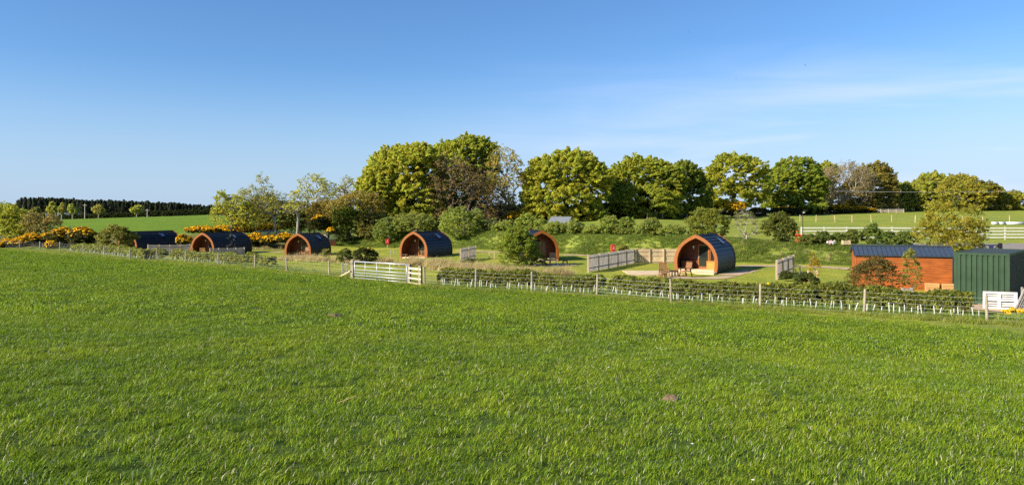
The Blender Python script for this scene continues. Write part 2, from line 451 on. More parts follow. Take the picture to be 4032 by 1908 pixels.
# turf: vertex colour by kind of sward, mottled by noise, with bump for the blades
nt = GM.node_tree; n = nt.nodes; L = nt.links
b_ = n['Principled BSDF']; at = [q for q in n if q.type == 'ATTRIBUTE'][0]; outn = n['Material Output']
ge = n.new('ShaderNodeNewGeometry')
def noise(s, d=5, r=.6):
    q = n.new('ShaderNodeTexNoise'); q.inputs['Scale'].default_value = s; q.inputs['Detail'].default_value = d; q.inputs['Roughness'].default_value = r
    L.new(ge.outputs['Position'], q.inputs['Vector']); return q
def ramp(src, stops):
    q = n.new('ShaderNodeValToRGB'); e = q.color_ramp.elements
    e[0].position, e[1].position = stops[0][0], stops[-1][0]
    e[0].color = (*stops[0][1], 1); e[1].color = (*stops[-1][1], 1)
    for p_, c_ in stops[1:-1]:
        z_ = e.new(p_); z_.color = (*c_, 1)
    L.new(src, q.inputs['Fac']); return q
def vmul(a, b):
    q = n.new('ShaderNodeVectorMath'); q.operation = 'MULTIPLY'; L.new(a, q.inputs[0]); L.new(b, q.inputs[1]); return q.outputs['Vector']
c1 = ramp(noise(5.5, 6, .75).outputs['Fac'], [(.30, (.55, .60, .55)), (.5, (1, 1, 1)), (.70, (1.42, 1.32, 1.25))])
c2 = ramp(noise(.22, 4).outputs['Fac'], [(.34, (.80, .88, .85)), (.66, (1.22, 1.10, .95))])
c3 = ramp(noise(26, 3, .7).outputs['Fac'], [(.32, (.62, .62, .62)), (.68, (1.35, 1.35, 1.3))])
cc_ = vmul(vmul(vmul(at.outputs['Color'], c1.outputs['Color']), c2.outputs['Color']), c3.outputs['Color'])
L.new(cc_, b_.inputs['Base Color'])
bp = n.new('ShaderNodeBump'); bp.inputs['Strength'].default_value = .45; bp.inputs['Distance'].default_value = .09
L.new(noise(9, 6, .75).outputs['Fac'], bp.inputs['Height']); L.new(bp.outputs['Normal'], b_.inputs['Normal'])
L.new(b_.outputs['BSDF'], outn.inputs['Surface'])
ground = np_mesh('ground', V, Fq, GM, None, cg.reshape(-1, 3), smooth=True); tag(ground, kind='structure')

def ribbon(name, pts, wid, m, lift=.035, sub=10, closed=None):
    """a strip of surface laid along the terrain"""
    pts = [np.array(p) for p in pts]; cl = []
    for a, b in zip(pts[:-1], pts[1:]):
        k = max(2, int(np.linalg.norm(b - a) / .7))
        cl += [a + (b - a) * i / k for i in range(k)]
    cl.append(pts[-1]); cl = np.array(cl)
    tn = np.gradient(cl[:, :2], axis=0); tn /= np.linalg.norm(tn, axis=1, keepdims=True)
    nr = np.stack([-tn[:, 1], tn[:, 0]], 1); m_ = 5; V = []
    for i, (p, q) in enumerate(zip(cl, nr)):
        ww = wid * (1 + .16 * math.sin(i * 1.7) + .1 * math.sin(i * .63))
        for j in range(m_):
            xy = p[:2] + q * ww * (j / (m_ - 1) - .5)
            V.append((xy[0], xy[1], hz(*xy) + lift))
    Fq = [(i * m_ + j, i * m_ + j + 1, (i + 1) * m_ + j + 1, (i + 1) * m_ + j) for i in range(len(cl) - 1) for j in range(m_ - 1)]
    o = np_mesh(name, np.array(V), np.array(Fq), m); tag(o, kind='structure'); return o
GRAVEL = mat('gravel', (.44, .31, .20), .95, .35, (22, 22, 22), .6, var2=.15)
TARMAC = mat('yard_surface', (.22, .19, .165), .95, .25, (14, 14, 14), .4, var2=.2)
# ------------------------------------------------------------------ grass
TUFTS = {}
def make_tuft(name, nb, size, hgt, wid, cols, m, lean=.35, seg=3, seed=0, straw=.03, strawc=(.42, .38, .22)):
    rg = np.random.default_rng(seed + 900)
    V = []; Fq = []; C = []
    for i in range(nb):
        x, y = rg.uniform(-.5, .5, 2) * size
        a = rg.uniform(0, 2 * math.pi); H = hgt * rg.uniform(.5, 1.25); W = wid * rg.uniform(.7, 1.4)
        ln = lean * rg.uniform(.2, 1.9) * H
        dx, dy = math.cos(a) * ln + .22 * H, math.sin(a) * ln
        tx, ty = -math.sin(a + rg.uniform(-.6, .6)), math.cos(a)
        c = np.array(cols[rg.integers(len(cols))]) * rg.uniform(.55, 1.45)
        if rg.uniform() < straw: c = np.array(strawc) * rg.uniform(.7, 1.2)
        b = len(V)
        for k in range(seg + 1):
            t = k / seg; ww = W * (1 - t ** 1.8) + W * .08
            px, py, pz = x + dx * t * t, y + dy * t * t, H * (t - .22 * t * t * lean * 2)
            V += [(px - tx * ww / 2, py - ty * ww / 2, pz), (px + tx * ww / 2, py + ty * ww / 2, pz)]
            cc = c
            C += [cc, cc]
        for k in range(seg): Fq.append((b + 2 * k, b + 2 * k + 1, b + 2 * k + 3, b + 2 * k + 2))
    o = np_mesh(name, np.array(V), np.array(Fq), m, None, np.array(C))
    COL.objects.unlink(o)
    return o
def scatter(name, pts, scale, tufts, seed=0, tilt=.12):
    """one object: points on the terrain, each carrying a tuft (geometry nodes)"""
    rg = np.random.default_rng(seed); N = len(pts)
    me = bpy.data.meshes.new(name); me.vertices.add(N); me.vertices.foreach_set('co', np.ascontiguousarray(pts, np.float32).ravel())
    rot = np.stack([rg.normal(size=N) * tilt, rg.normal(size=N) * tilt, rg.uniform(-.9, .9, N) + (rg.integers(0, 2, N) * .0)], 1).astype(np.float32)
    a = me.attributes.new('rot', 'FLOAT_VECTOR', 'POINT'); a.data.foreach_set('vector', rot.ravel())
    a = me.attributes.new('scl', 'FLOAT_VECTOR', 'POINT'); sc = np.asarray(scale, np.float32)
    if sc.ndim == 1: sc = np.repeat(sc[:, None], 3, 1)
    a.data.foreach_set('vector', np.ascontiguousarray(sc, np.float32).ravel())
    a = me.attributes.new('pick', 'INT', 'POINT'); a.data.foreach_set('value', rg.integers(0, len(tufts), N).astype(np.int32))
    o = bpy.data.objects.new(name, me); COL.objects.link(o)
    cl = bpy.data.collections.new(name + '_tufts')
    for t in tufts: cl.objects.link(t)
    g = bpy.data.node_groups.new(name, 'GeometryNodeTree')
    g.interface.new_socket('Geometry', in_out='INPUT', socket_type='NodeSocketGeometry')
    g.interface.new_socket('Geometry', in_out='OUTPUT', socket_type='NodeSocketGeometry')
    gi = g.nodes.new('NodeGroupInput'); go = g.nodes.new('NodeGroupOutput')
    ip = g.nodes.new('GeometryNodeInstanceOnPoints'); ci = g.nodes.new('GeometryNodeCollectionInfo')
    ci.inputs['Collection'].default_value = cl; ci.inputs['Separate Children'].default_value = True; ci.inputs['Reset Children'].default_value = True
    def na(nm, ty):
        q = g.nodes.new('GeometryNodeInputNamedAttribute'); q.data_type = ty; q.inputs['Name'].default_value = nm; return q.outputs['Attribute']
    g.links.new(gi.outputs[0], ip.inputs['Points']); g.links.new(ci.outputs['Instances'], ip.inputs['Instance'])
    ip.inputs['Pick Instance'].default_value = True
    g.links.new(na('pick', 'INT'), ip.inputs['Instance Index']); g.links.new(na('rot', 'FLOAT_VECTOR'), ip.inputs['Rotation'])
    g.links.new(na('scl', 'FLOAT_VECTOR'), ip.inputs['Scale']); g.links.new(ip.outputs[0], go.inputs[0])
    md = o.modifiers.new('scatter', 'NODES'); md.node_group = g
    tag(o, kind='stuff'); return o
def onz(x, y, dz=0.0): return np.stack([x, y, h(x, y) + dz], 1)
GRASS = leaf_mat('grass_blade', .42, .45, .16, rand=.16, patch=True)
GREEN = [(.165, .265, .010), (.190, .295, .012), (.235, .310, .016), (.125, .215, .012), (.26, .325, .030)]
near_t = [make_tuft('grass_tuft', 190, .36, .062, .0058, GREEN, GRASS, .55, 3, i,  .04, (.60, .58, .42)) for i in range(6)]
mid_t = [make_tuft('grass_tuft', 300, .95, .075, .012, GREEN, GRASS, .5, 2, 20 + i, .035, (.50, .49, .33)) for i in range(5)]
far_t = [make_tuft('grass_tuft', 300, 1.7, .09, .022, GREEN, GRASS, .5, 2, 40 + i, .03, (.36, .38, .20)) for i in range(4)]
def field_pts(y0, y1, dens, smax=34.6, extra=2.5, seed=1):
    rg = np.random.default_rng(seed); st = dens ** -.5; X_ = .72 * y1 + extra
    gx, gy = np.meshgrid(np.arange(-X_, X_, st), np.arange(y0, y1, st))
    x = gx.ravel() + rg.uniform(-.45, .45, gx.size) * st; y = gy.ravel() + rg.uniform(-.45, .45, gy.size) * st
    s = .6 * x + .8 * y
    k = (np.abs(x) < .72 * y + extra) & (s < smax) & (s > -6)
    return x[k], y[k]
rg0 = np.random.default_rng(3)
x, y = field_pts(1.5, 17, 17, seed=1)
def gscale(x, y, a, b):
    v = .5 + .5 * vnoise(x, y, .55, 4); u = .5 + .5 * vnoise(x, y, 2.1, 6)
    sz = a + (b - a) * (v * .55 + u * .45)
    return np.stack([np.ones_like(sz) * 1.0, np.ones_like(sz) * 1.0, sz], 1)
scatter('field_grass', onz(x, y, -.004), gscale(x, y, .88, 1.2), near_t, 1)
x, y = field_pts(16.5, 40, 2.8, seed=2)
scatter('field_grass', onz(x, y, -.004), gscale(x, y, .85, 1.2), mid_t, 2)
x, y = field_pts(39, 100, .75, seed=3)
scatter('field_grass', onz(x, y, -.004), gscale(x, y, .85, 1.2), far_t, 3)
# ------------------------------------------------------------------ materials of the built things
CEDAR = mat('stained_timber', (.27, .085, .012), .5, .28, (3, 3, 14), .15, spec=.35)
CEDAR_IN = mat('stained_boarding', (.105, .030, .009), .55, .3, (14, 14, 1.5), .2, spec=.3)  # arch timber made darker: shade inside the porches is put into the colour
ROOFM = mat('roof_tile', (.011, .012, .016), .45, .35, (5, 5, 5), .15, spec=.28, var2=.25)
PALEW = mat('pale_deck_timber', (.58, .44, .27), .8, .22, (3, 3, 14), .2, var2=.12)
GREYW = mat('weathered_timber', (.34, .31, .275), .9, .3, (16, 16, 2), .3, var2=.2)
POSTW = mat('fence_post_timber', (.30, .255, .18), .9, .35, (20, 20, 3), .4, var2=.2)
NEWW = mat('new_fence_timber', (.50, .37, .22), .85, .22, (12, 12, 2), .2, var2=.18)
FURN = mat('oiled_furniture_timber', (.24, .115, .045), .6, .3, (10, 10, 10), .2, spec=.35)
FURN_PALE = mat('pale_furniture_timber', (.50, .27, .10), .65, .25, (10, 10, 10), .2)
SHEDW = mat('shed_board', (.34, .092, .017), .55, .36, (1.2, 1.2, 9), .2, spec=.35, var2=.18)
SEAM = mat('seamed_sheet_roof', (.042, .058, .085), .42, .15, (3, 3, 3), .05, spec=.5)
GREENP = mat('green_container_paint', (.028, .058, .028), .6, .2, (3, 3, 1.2), .08, spec=.2, var2=.15)
GREENP_SHADE = mat('green_container_shade', (.028, .036, .026), .7, .3, (4, 4, 1), .1)  # container green with the right side's shade put into it; roof shares it
GALV = mat('galvanised_steel', (.48, .50, .51), .42, .15, (8, 8, 8), .05, metal=.35, spec=.5)
WIRE = mat('fence_wire', (.45, .46, .46), .5, .15, (8, 8, 8), 0, metal=.3)
WHITEP = mat('white_paint', (.62, .60, .55), .7, .18, (5, 5, 5), .1, var2=.12)
TUBEM = mat('white_tree_tube', (.60, .60, .54), .6, .25, (9, 9, 3), .05)
REDP = mat('red_plastic', (.72, .035, .020), .35, .12, (4, 4, 4), .02, spec=.5)
REDD = mat('dark_red_recess', (.18, .006, .006), .5, .2, (6, 6, 6))
BLACKP = mat('black_paint', (.015, .015, .017), .5, .3, (6, 6, 6), .1)
GLASSM = mat('dark_window_glass', (.016, .021, .018), .04, .3, (1, 1, 1), 0, spec=.8)
SKYL = mat('roof_window_glass', (.30, .42, .58), .08, .1, (1, 1, 1), 0, metal=.85, spec=.8)  # blue base colour paints the sky's reflection into the pane
STEEL = mat('steel_fitting', (.55, .55, .56), .3, .1, (6, 6, 6), 0, metal=.8)
BLUEP = mat('blue_sign', (.03, .04, .12), .5, .2, (5, 5, 5))
CREAM = mat('cream_rail_timber', (.62, .53, .38), .8, .2, (12, 12, 4), .2, var2=.1)
SHEETR = mat('grey_sheet_roof', (.20, .215, .225), .55, .15, (3, 3, 3), .05)
BRICK = mat('red_brown_masonry', (.30, .13, .075), .9, .3, (9, 9, 9), .3)
WRAP = mat('white_wrap_plastic', (.62, .60, .62), .4, .2, (2, 2, 6), .3)
PINK = mat('pink_fabric', (.72, .45, .46), .8, .25, (5, 5, 5), .2)

# ------------------------------------------------------------------ surfaces laid on the ground
def gp(*uv): return [gd(u, v) for u, v in uv]
ribbon('path', gp((2916, 1049), (3010, 1047), (3120, 1049), (3250, 1052), (3400, 1062)), 1.9, GRAVEL)
ribbon('path', gp((1792, 991), (1880, 990), (1960, 992), (2040, 997), (2110, 1001)), 1.7, GRAVEL)
ribbon('path', gp((2212, 1004), (2265, 1003), (2312, 1006)), 1.5, GRAVEL)
ribbon('path', gp((1000, 993), (1060, 992), (1112, 993)), 1.5, GRAVEL)
ribbon('gravel_pad', gp((2600, 1092), (2700, 1094), (2800, 1096), (2880, 1089)), 1.3, GRAVEL, .03)
ribbon('gravel_pad', [gd(2862, 1084), gd(2960, 1064)], 1.4, GRAVEL, .026)
ribbon('gravel_pad', gp((2078, 1047), (2150, 1046), (2238, 1041)), 2.8, GRAVEL)
ribbon('yard', [(36, 70.5, 0), (52, 70.5, 0), (72, 70.5, 0), (95, 70, 0)], 7.5, TARMAC, .05)
ribbon('gravel_pad', [(23.0, 34.6, 0), (26.2, 37.0, 0)], 4.2, GRAVEL, .04)

# ------------------------------------------------------------------ camping pods
PROF = [(0, 1.64), (.4, 1.70), (.8, 1.725), (1.2, 1.69), (1.5, 1.61), (1.86, 1.46), (2.1, 1.30), (2.3, 1.12), (2.5, .87), (2.65, .65), (2.8, .36), (2.95, 0.0)]
PZ = np.array([p[0] for p in PROF]); PXW = np.array([p[1] for p in PROF])
def fine(n=44):
    d = np.concatenate([[0], np.cumsum(np.hypot(np.diff(PXW), np.diff(PZ)))])
    t = np.linspace(0, d[-1], n); return np.interp(t, d, PXW), np.interp(t, d, PZ), d[-1]
def half_profile(off=0.0, n=44):
    x, z, _ = fine(n)
    dx = np.gradient(x); dz = np.gradient(z); l = np.hypot(dx, dz)
    X = x - dz / l * off; Z = z + dx / l * off
    Z[0] = 0
    k = X > 0
    k[-1] = False
    X = np.append(X[k], 0.0)
    zt = np.interp(0, [X[-2] - (X[-3] - X[-2]) * 3, X[-2]], [0, 1]) if False else Z[k][-1] + (Z[k][-1] - Z[k][-2]) * X[-2] / max(1e-6, (X[-3] - X[-2]))
    Z = np.append(Z[k], zt)
    return X, Z
def full_profile(off=0.0, n=44):
    X, Z = half_profile(off, n)
    return [(-a, b) for a, b in zip(X, Z)] + [(a, b) for a, b in zip(X[::-1][1:], Z[::-1][1:])]
def pod(u, v, Yd, rot, Ln, label, zb=None, right=True, door_x=.25, windows=True):
    """u,v: pixel of the front ridge; local +y runs back from the front"""
    X = PX(u, Yd); zr = P(u, v, Yd)[2]
    g = hz(X + math.sin(rot) * Ln / 2, Yd + math.cos(rot) * Ln / 2)
    z0 = zr - 2.95
    root = empty('camping_pod', (X, Yd, z0), -rot); tag(root, label, 'camping pod', 'timber camping pods')
    o_, i_ = full_profile(0.0), full_profile(.25)
    n_ = min(len(o_), len(i_))
    ho, hi = half_profile(0.0, 40), half_profile(.25, 40)
    def resamp(p, n):
        d = np.concatenate([[0], np.cumsum(np.hypot(np.diff(p[0]), np.diff(p[1])))]); t = np.linspace(0, d[-1], n)
        return np.interp(t, d, p[0]), np.interp(t, d, p[1])
    def full(p): return [(-a, b) for a, b in zip(*p)] + [(a, b) for a, b in zip(p[0][::-1][1:], p[1][::-1][1:])]
    fo, fi = full(resamp(ho, 30)), full(resamp(hi, 30))
    MB().band(fo, fi, 0, .13).build('front_arch', CEDAR, root)
    fl = full(resamp(half_profile(.10, 40), 30))
    MB().band(fo, fl, Ln - .09, Ln).build('rear_arch', CEDAR, root)
    # roof: lapped courses
    x, z, tot = fine(400); d = np.linspace(0, tot, 400); nc = 11; m = MB()
    for c in range(nc):
        a, b = c * tot / nc, min((c + 1) * tot / nc + .03, tot)
        t = np.linspace(a, b, 5)
        xa, za = np.interp(t, d, x), np.interp(t, d, z)
        dx, dz = np.gradient(xa), np.gradient(za); l = np.hypot(dx, dz)
        th = np.linspace(.012, -.045, 5)            # butt edge stands proud, head tucks under the next course
        xo, zo = xa + dz / l * (th - .03), za - dx / l * (th - .03) - .0
        xi, zi = xa - dz / l * .075, za + dx / l * .075
        for s in (1, -1):
            xo_ = np.maximum(xo, 0.0); xi_ = np.maximum(xi, 0.0)
            m.band([(s * p, max(q, .04)) for p, q in zip(xo_, zo)], [(s * p, max(q, .04)) for p, q in zip(xi_, zi)], .131, Ln - .091)
    m.bar((0, .131, 2.905), (0, Ln - .091, 2.905), .26, .035); m.build('roof', ROOFM, root)
    inn = full(resamp(half_profile(.12, 40), 30)); inn2 = full(resamp(half_profile(.17, 40), 30))
    D = 1.40
    MB().band(inn, inn2, .132, D).build('porch_lining', CEDAR_IN, root)
    MB().prism(inn2, D, D + .06).build('porch_wall', CEDAR_IN, root)
    MB().prism(fl, Ln - .16, Ln - .095).build('rear_wall', CEDAR_IN, root)
    f = MB()
    for i in range(11): f.box(-1.5, .135 + i * .14, .17, 1.5, .135 + i * .14 + .13, .22)
    f.build('porch_floor', PALEW, root)
    MB().box(-1.42, .04, -.12, 1.42, .10, .215).build('porch_step_board', PALEW, root)
    # glazed door and fixed side light, frames stand proud of the boarding
    dm = MB(); dx0, dx1, z1 = door_x - .48, door_x + .42, 2.16
    for q in ((dx0, dx0 + .10), (dx1 - .10, dx1)): dm.box(q[0], D - .055, .23, q[1], D - .003, z1)
    dm.box(dx0 + .10, D - .052, .23, dx1 - .10, D - .006, .40); dm.box(dx0 + .10, D - .052, z1 - .1, dx1 - .10, D - .006, z1)
    dr = dm.build('door', CEDAR, root)
    MB().box(dx0 + .10, D - .035, .40, dx1 - .10, D - .02, z1 - .1).build('glass_pane', GLASSM, dr)
    hb_ = MB().cyl((dx0 + .05, D - .058, 1.18), (dx0 + .05, D - .10, 1.18), .012, n=6).bar((dx0 + .05, D - .10, 1.18), (dx0 + .19, D - .10, 1.18), .02, .02)
    hb_.box(dx0 + .03, D - .062, 1.05, dx0 + .07, D - .0555, 1.26).build('handle', STEEL, dr)
    wm = MB(); wx0, wx1 = dx1 + .03, dx1 + .45
    for q in ((wx0, wx0 + .07), (wx1 - .07, wx1)): wm.box(q[0], D - .05, .30, q[1], D - .003, 2.0)
    wm.box(wx0 + .07, D - .047, .30, wx1 - .07, D - .006, .38); wm.box(wx0 + .07, D - .047, 1.92, wx1 - .07, D - .006, 2.0)
    wn = wm.build('side_window', CEDAR, root)
    MB().box(wx0 + .07, D - .03, .38, wx1 - .07, D - .018, 1.92).build('glass_pane', GLASSM, wn)
    lm = MB().cyl((dx0 - .35, D - .09, 1.95), (dx0 - .35, D - .003, 1.95), .075, .09, 10); lm.box(dx0 - .39, D - .06, 1.78, dx0 - .31, D - .003, 1.86)
    lm.build('wall_lamp', WHITEP, root)
    # roof window on the right flank
    za_, zb_ = 2.12, 2.62
    xa_, xb_ = np.interp(za_, PZ, PXW), np.interp(zb_, PZ, PXW)
    ya, yb_ = Ln * .60, Ln * .60 + .62
    tv = Vector((xb_ - xa_, 0, zb_ - za_)); ll = tv.length; tv.normalize(); nv = Vector((-tv.z, 0, tv.x)); nv = nv if nv.x > 0 else -nv
    M = Matrix((Vector((0, 1, 0)), tv, nv)).transposed().to_4x4(); M.translation = Vector((xa_, ya, za_)) - nv * .02
    W_ = yb_ - ya; fm = MB()
    for q in ((0, 0, .06, ll), (W_ - .06, 0, W_, ll), (.06, 0, W_ - .06, .07), (.06, ll - .07, W_ - .06, ll)): fm.box(q[0], q[1], 0, q[2], q[3], .07, M)
    sk = fm.build('skylight', STEEL if False else ROOFM, root)
    MB().box(.06, .07, .0, W_ - .06, ll - .07, .045, M).build('glass_pane', SKYL, sk)
    # bearers under the floor
    bm_ = MB()
    for i in range(int(Ln / 1.1)): bm_.box(-1.3, .5 + i * 1.1, -.25, 1.3, .62 + i * 1.1, .035)
    bm_.build('bearer', GREYW, root)
    return root
R_ = math.radians
def local(root, x, y, z=0.0):
    c, s = math.cos(root.rotation_euler.z), math.sin(root.rotation_euler.z); p = root.location
    return Vector((p.x + x * c - y * s, p.y + x * s + y * c, p.z + z))
pod6 = pod(2739, 923, 57.3, R_(31), 5.4, 'bright orange arched pod beside the pale timber patio, roof window glinting')
pod5 = pod(2134, 907, 71.5, R_(-10), 5.5, 'arched timber pod half hidden behind the big round green bush', door_x=-.2)
pod4 = pod(1627, 910.5, 78, R_(24), 5.5, 'arched pod right behind the galvanised field gate, blue roof window')
pod3 = pod(1171.5, 918, 89, R_(12), 5.5, 'short dark-roofed pod behind dry beige grass, forked tree rising behind its ridge')
pod2 = pod(796, 915, 91, R_(16), 7.6, 'long pod with dark open porch between two grey picket fences')
pod1 = pod(500, 910, 96, R_(22), 7.4, 'long dark-roofed pod whose front is screened by a hawthorn bush')

# ------------------------------------------------------------------ garden furniture
def armchair(name, label, loc, rz, m, group=None, hgt=1.0):
    r = empty(name, loc, rz); tag(r, label, 'chair', group)   # local +y is the way the sitter faces
    s = MB()
    for i in range(5): s.box(-.26, -.20 + i * .10, .40, .26, -.11 + i * .10, .425)
    s.box(-.27, .28, .33, .27, .31, .40); s.box(-.27, -.22, .33, .27, -.19, .40); s.build('seat', m, r)
    b = MB(); rake = Matrix.Rotation(R_(-14), 4, 'X'); rake.translation = Vector((0, -.22, .40))
    rake = Matrix.Translation((0, -.22, .40)) @ Matrix.Rotation(R_(14), 4, 'X')
    for i in range(6): b.box(-.26, -.012, .06 + i * .085, .26, .012, .125 + i * .085, rake)
    b.box(-.30, -.025, -.05, -.26, .025, .60, rake); b.box(.26, -.025, -.05, .30, .025, .60, rake); b.box(-.30, -.026, .575, .30, .026, .64, rake)
    b.build('backrest', m, r)
    for sx in (-1, 1):
        MB().bar((sx * .29, .36, 0), (sx * .29, .20, .60), .05, .07).build('leg', m, r)
        MB().bar((sx * .29, -.36, 0), (sx * .29, -.16, .60), .05, .07).build('leg', m, r)
        MB().box(sx * .29 - .06, -.34, .60, sx * .29 + .06, .40, .63).build('armrest', m, r)
    return r
def table(name, label, cat, loc, rz, m, L_=.6, W_=.5, H=.45, group=None):
    r = empty(name, loc, rz); tag(r, label, cat, group)
    t = MB(); k = max(3, int(W_ / .11))
    for i in range(k): t.box(-L_ / 2, -W_ / 2 + i * W_ / k, H - .03, L_ / 2, -W_ / 2 + (i + .88) * W_ / k, H)
    t.box(-L_ / 2 + .05, -W_ / 2 + .03, H - .10, L_ / 2 - .05, W_ / 2 - .03, H - .031); t.build('tabletop', m, r)
    for a in (-1, 1):
        for b in (-1, 1):
            x, y = a * (L_ / 2 - .06), b * (W_ / 2 - .05)
            MB().box(x - .035, y - .035, 0, x + .035, y + .035, H - .101).build('leg', m, r)
    return r
def chest(label, loc, rz, m, W_=.9, D_=.5, H=.62):
    r = empty('storage_chest', loc, rz); tag(r, label, 'storage chest')
    b = MB()
    for i in range(6): b.box(-W_ / 2, -D_ / 2, i * (H - .06) / 6, W_ / 2, D_ / 2, (i + .94) * (H - .06) / 6)
    for x in (-W_ / 2, W_ / 2): b.box(x - .03, -D_ / 2 - .012, 0, x + .03, D_ / 2 + .012, H - .062)
    b.build('body', m, r); MB().box(-W_ / 2 - .05, -D_ / 2 - .04, H - .058, W_ / 2 + .05, D_ / 2 + .04, H - .015).build('lid', m, r)
    return r
def g3(u, v, dz=.03):
    p = gd(u, v); return Vector((p.x, p.y, p.z + dz))
a6 = pod6.rotation_euler.z
chest('bright orange slatted chest in the sunlit right corner of the nearest pod porch', local(pod6, 1.03, 1.02, .221), a6, mat('orange_chest', (.62, .24, .035), .5, .2, (2, 2, 14), .1), .72, .5, .66)
chest('shaded brown chest left of the door in the nearest pod porch', local(pod6, -.95, 1.02, .221), a6, CEDAR_IN, .8, .5, .62)  # takes the porch boarding colour, so its shade is painted in too
armchair('garden_chair', 'brown slatted armchair facing the camera left of the low table on the gravel', g3(2615, 1091), R_(184), FURN, 'armchairs outside the pods')
armchair('garden_chair', 'brown armchair seen from its side, back towards the nearest pod', g3(2700, 1090), R_(118), FURN, 'armchairs outside the pods')
table('side_table', 'low brown table between the two armchairs by the pale patio', 'table', g3(2652, 1088), R_(20), FURN, .62, .5, .42)
table('footstool', 'small footstool in front of the armchair facing the camera', 'footstool', g3(2613, 1096), R_(10), FURN, .42, .4, .36)
armchair('garden_chair', 'garden chair set at the left edge of the pod behind the galvanised gate', g3(1588, 1027), R_(-80), FURN_PALE, 'armchairs outside the pods')
armchair('garden_chair', 'pale chair tipped up against the right foot of the arch behind the gate', local(pod4, .95, .55, .225), R_(95), FURN_PALE, 'armchairs outside the pods')
table('side_table', 'small pale table at the porch step behind the galvanised gate', 'table', g3(1622, 1027), R_(8), FURN_PALE, .6, .5, .48)
armchair('garden_chair', 'chair turned to the camera in front of the pod behind the round bush', g3(2177, 1041), R_(176), FURN_PALE, 'armchairs outside the pods')
table('side_table', 'low table left of the chair by the round bush', 'table', g3(2155, 1044), R_(4), FURN, .62, .5, .5)
table('footstool', 'dark stool alone on the gravel right of the chair by the round bush', 'footstool', g3(2225, 1044), R_(-12), FURN, .5, .42, .42)
armchair('garden_chair', 'chair leaning by the right foot of the arch beside the dry beige grass', local(pod3, .85, .3, .225), R_(150), FURN, 'armchairs outside the pods')
table('side_table', 'small table in the porch of the pod among the dry beige grass', 'table', local(pod3, .2, .5, .225), 0, FURN, .5, .45, .45)
for k, (u, v, lb) in enumerate(((753, 1009, 'left of the two tan chair backs before the long dark porch'), (800, 1010, 'right of the two tan chair backs before the long dark porch'))):
    p = gd(u, v); armchair('garden_chair', lb, (p.x, p.y, p.z + .25 * 0), R_(8), FURN_PALE, 'armchairs outside the pods')
p = gd(718, 1010)
table('picnic_table', 'grey weathered bench table between the picket fence and the long pod', 'table', (p.x, p.y, p.z), R_(-8), GREYW, 1.5, .7, .75)
p = gd(1306, 966)
chest('dark red-brown box on the grass behind the right end of the short pod', (p.x, p.y, p.z), R_(10), CEDAR_IN, 1.2, .7, .7)

# patio and steps of the nearest pod
dk = empty('timber_patio', g3(2590, 1077, .0)); tag(dk, 'low pale timber patio left of the nearest pod', 'patio')
a, b = gd(2478, 1085), gd(2690, 1085)
m = MB(); bp0 = Vector((a.x, a.y, 0)); ax = Vector((b.x - a.x, (b.y - a.y) * .3, 0)); Lx = ax.length; ax.normalize(); ay = Vector((-ax.y, ax.x, 0))
zt = max(hz(a.x, a.y), hz(b.x, b.y)) + .10
M = Matrix((ax, ay, Vector((0, 0, 1)))).transposed().to_4x4(); M.translation = Vector((a.x, a.y, zt)) - dk.location
for i in range(24): m.box(0, i * .15, -.045, Lx, i * .15 + .143, 0, M)
m.build('deck_board', PALEW, dk)
m = MB(); m.box(.05, .02, -.35, Lx - .05, .06, -.046, M); m.box(.05, 3.5, -.35, Lx - .05, 3.55, -.046, M); m.build('fascia', PALEW, dk)
def step(label, loc, rz, W_, D_, H):
    r = empty('timber_step', loc, rz); tag(r, label, 'step')
    m = MB()
    for i in range(3): m.box(-W_ / 2, -D_ / 2 + i * D_ / 3, H - .04, W_ / 2, -D_ / 2 + (i + .94) * D_ / 3, H)
    m.build('tread', PALEW, r); MB().box(-W_ / 2 + .03, -D_ / 2 + .03, -.15, W_ / 2 - .03, D_ / 2 - .03, H - .041).build('riser', PALEW, r)
    return r
step('pale low step at the right foot of the nearest pod arch', local(pod6, .95, -.55, .0), a6, 1.5, .8, .12)
step('long pale board step in front of the pod behind the round bush', local(pod5, 0, -.5, 0), pod5.rotation_euler.z, 2.8, .5, .14)

# ------------------------------------------------------------------ timber fences
def fence(name, label, pts, H, m, pm, style='picket', group=None, cat='fence', back=1):
    """pts ground points; pickets in one panel per bay, two rails, posts"""
    base = Vector(pts[0]); r = empty(name, base); tag(r, label, cat, group)
    P_ = [Vector(p) - base for p in pts]
    for i, p in enumerate(P_):
        MB().box(p.x - .05, p.y - .05, p.z - .25, p.x + .05, p.y + .05, p.z + H + .03).build('post', pm, r)
    for a, b in zip(P_[:-1], P_[1:]):
        d = b - a; L_ = d.length; d2 = Vector((d.x, d.y, 0)).normalized(); nn = Vector((-d2.y, d2.x, 0)) * back
        for zz in ((.32, H - .26) if style == 'picket' else (.2, H * .55, H - .2)):
            MB().bar(a + nn * .055 + Vector((0, 0, zz)), b + nn * .055 + Vector((0, 0, zz)), .035, .085).build('rail', m, r)
        mb = MB(); k = int(L_ / (.135 if style == 'picket' else .125)); wd = .042 if style == 'picket' else .058
        for i in range(k):
            q = a + d * ((i + .5) / k) + nn * .09; hh = H + rnd.uniform(-.02, .02)
            M = Matrix((d2, Vector((-d2.y, d2.x, 0)), Vector((0, 0, 1)))).transposed().to_4x4(); M.translation = q
            mb.box(-wd, -.011, .04, wd, .011, hh, M)
        mb.build('picket_panel' if style == 'picket' else 'board_panel', m, r)
    return r
def gline(u0, v0, u1, v1, n):
    a, b = gd(u0, v0), gd(u1, v1); out = []
    for i in range(n + 1):
        p = a + (b - a) * (i / n); out.append(Vector((p.x, p.y, hz(p.x, p.y))))
    return out
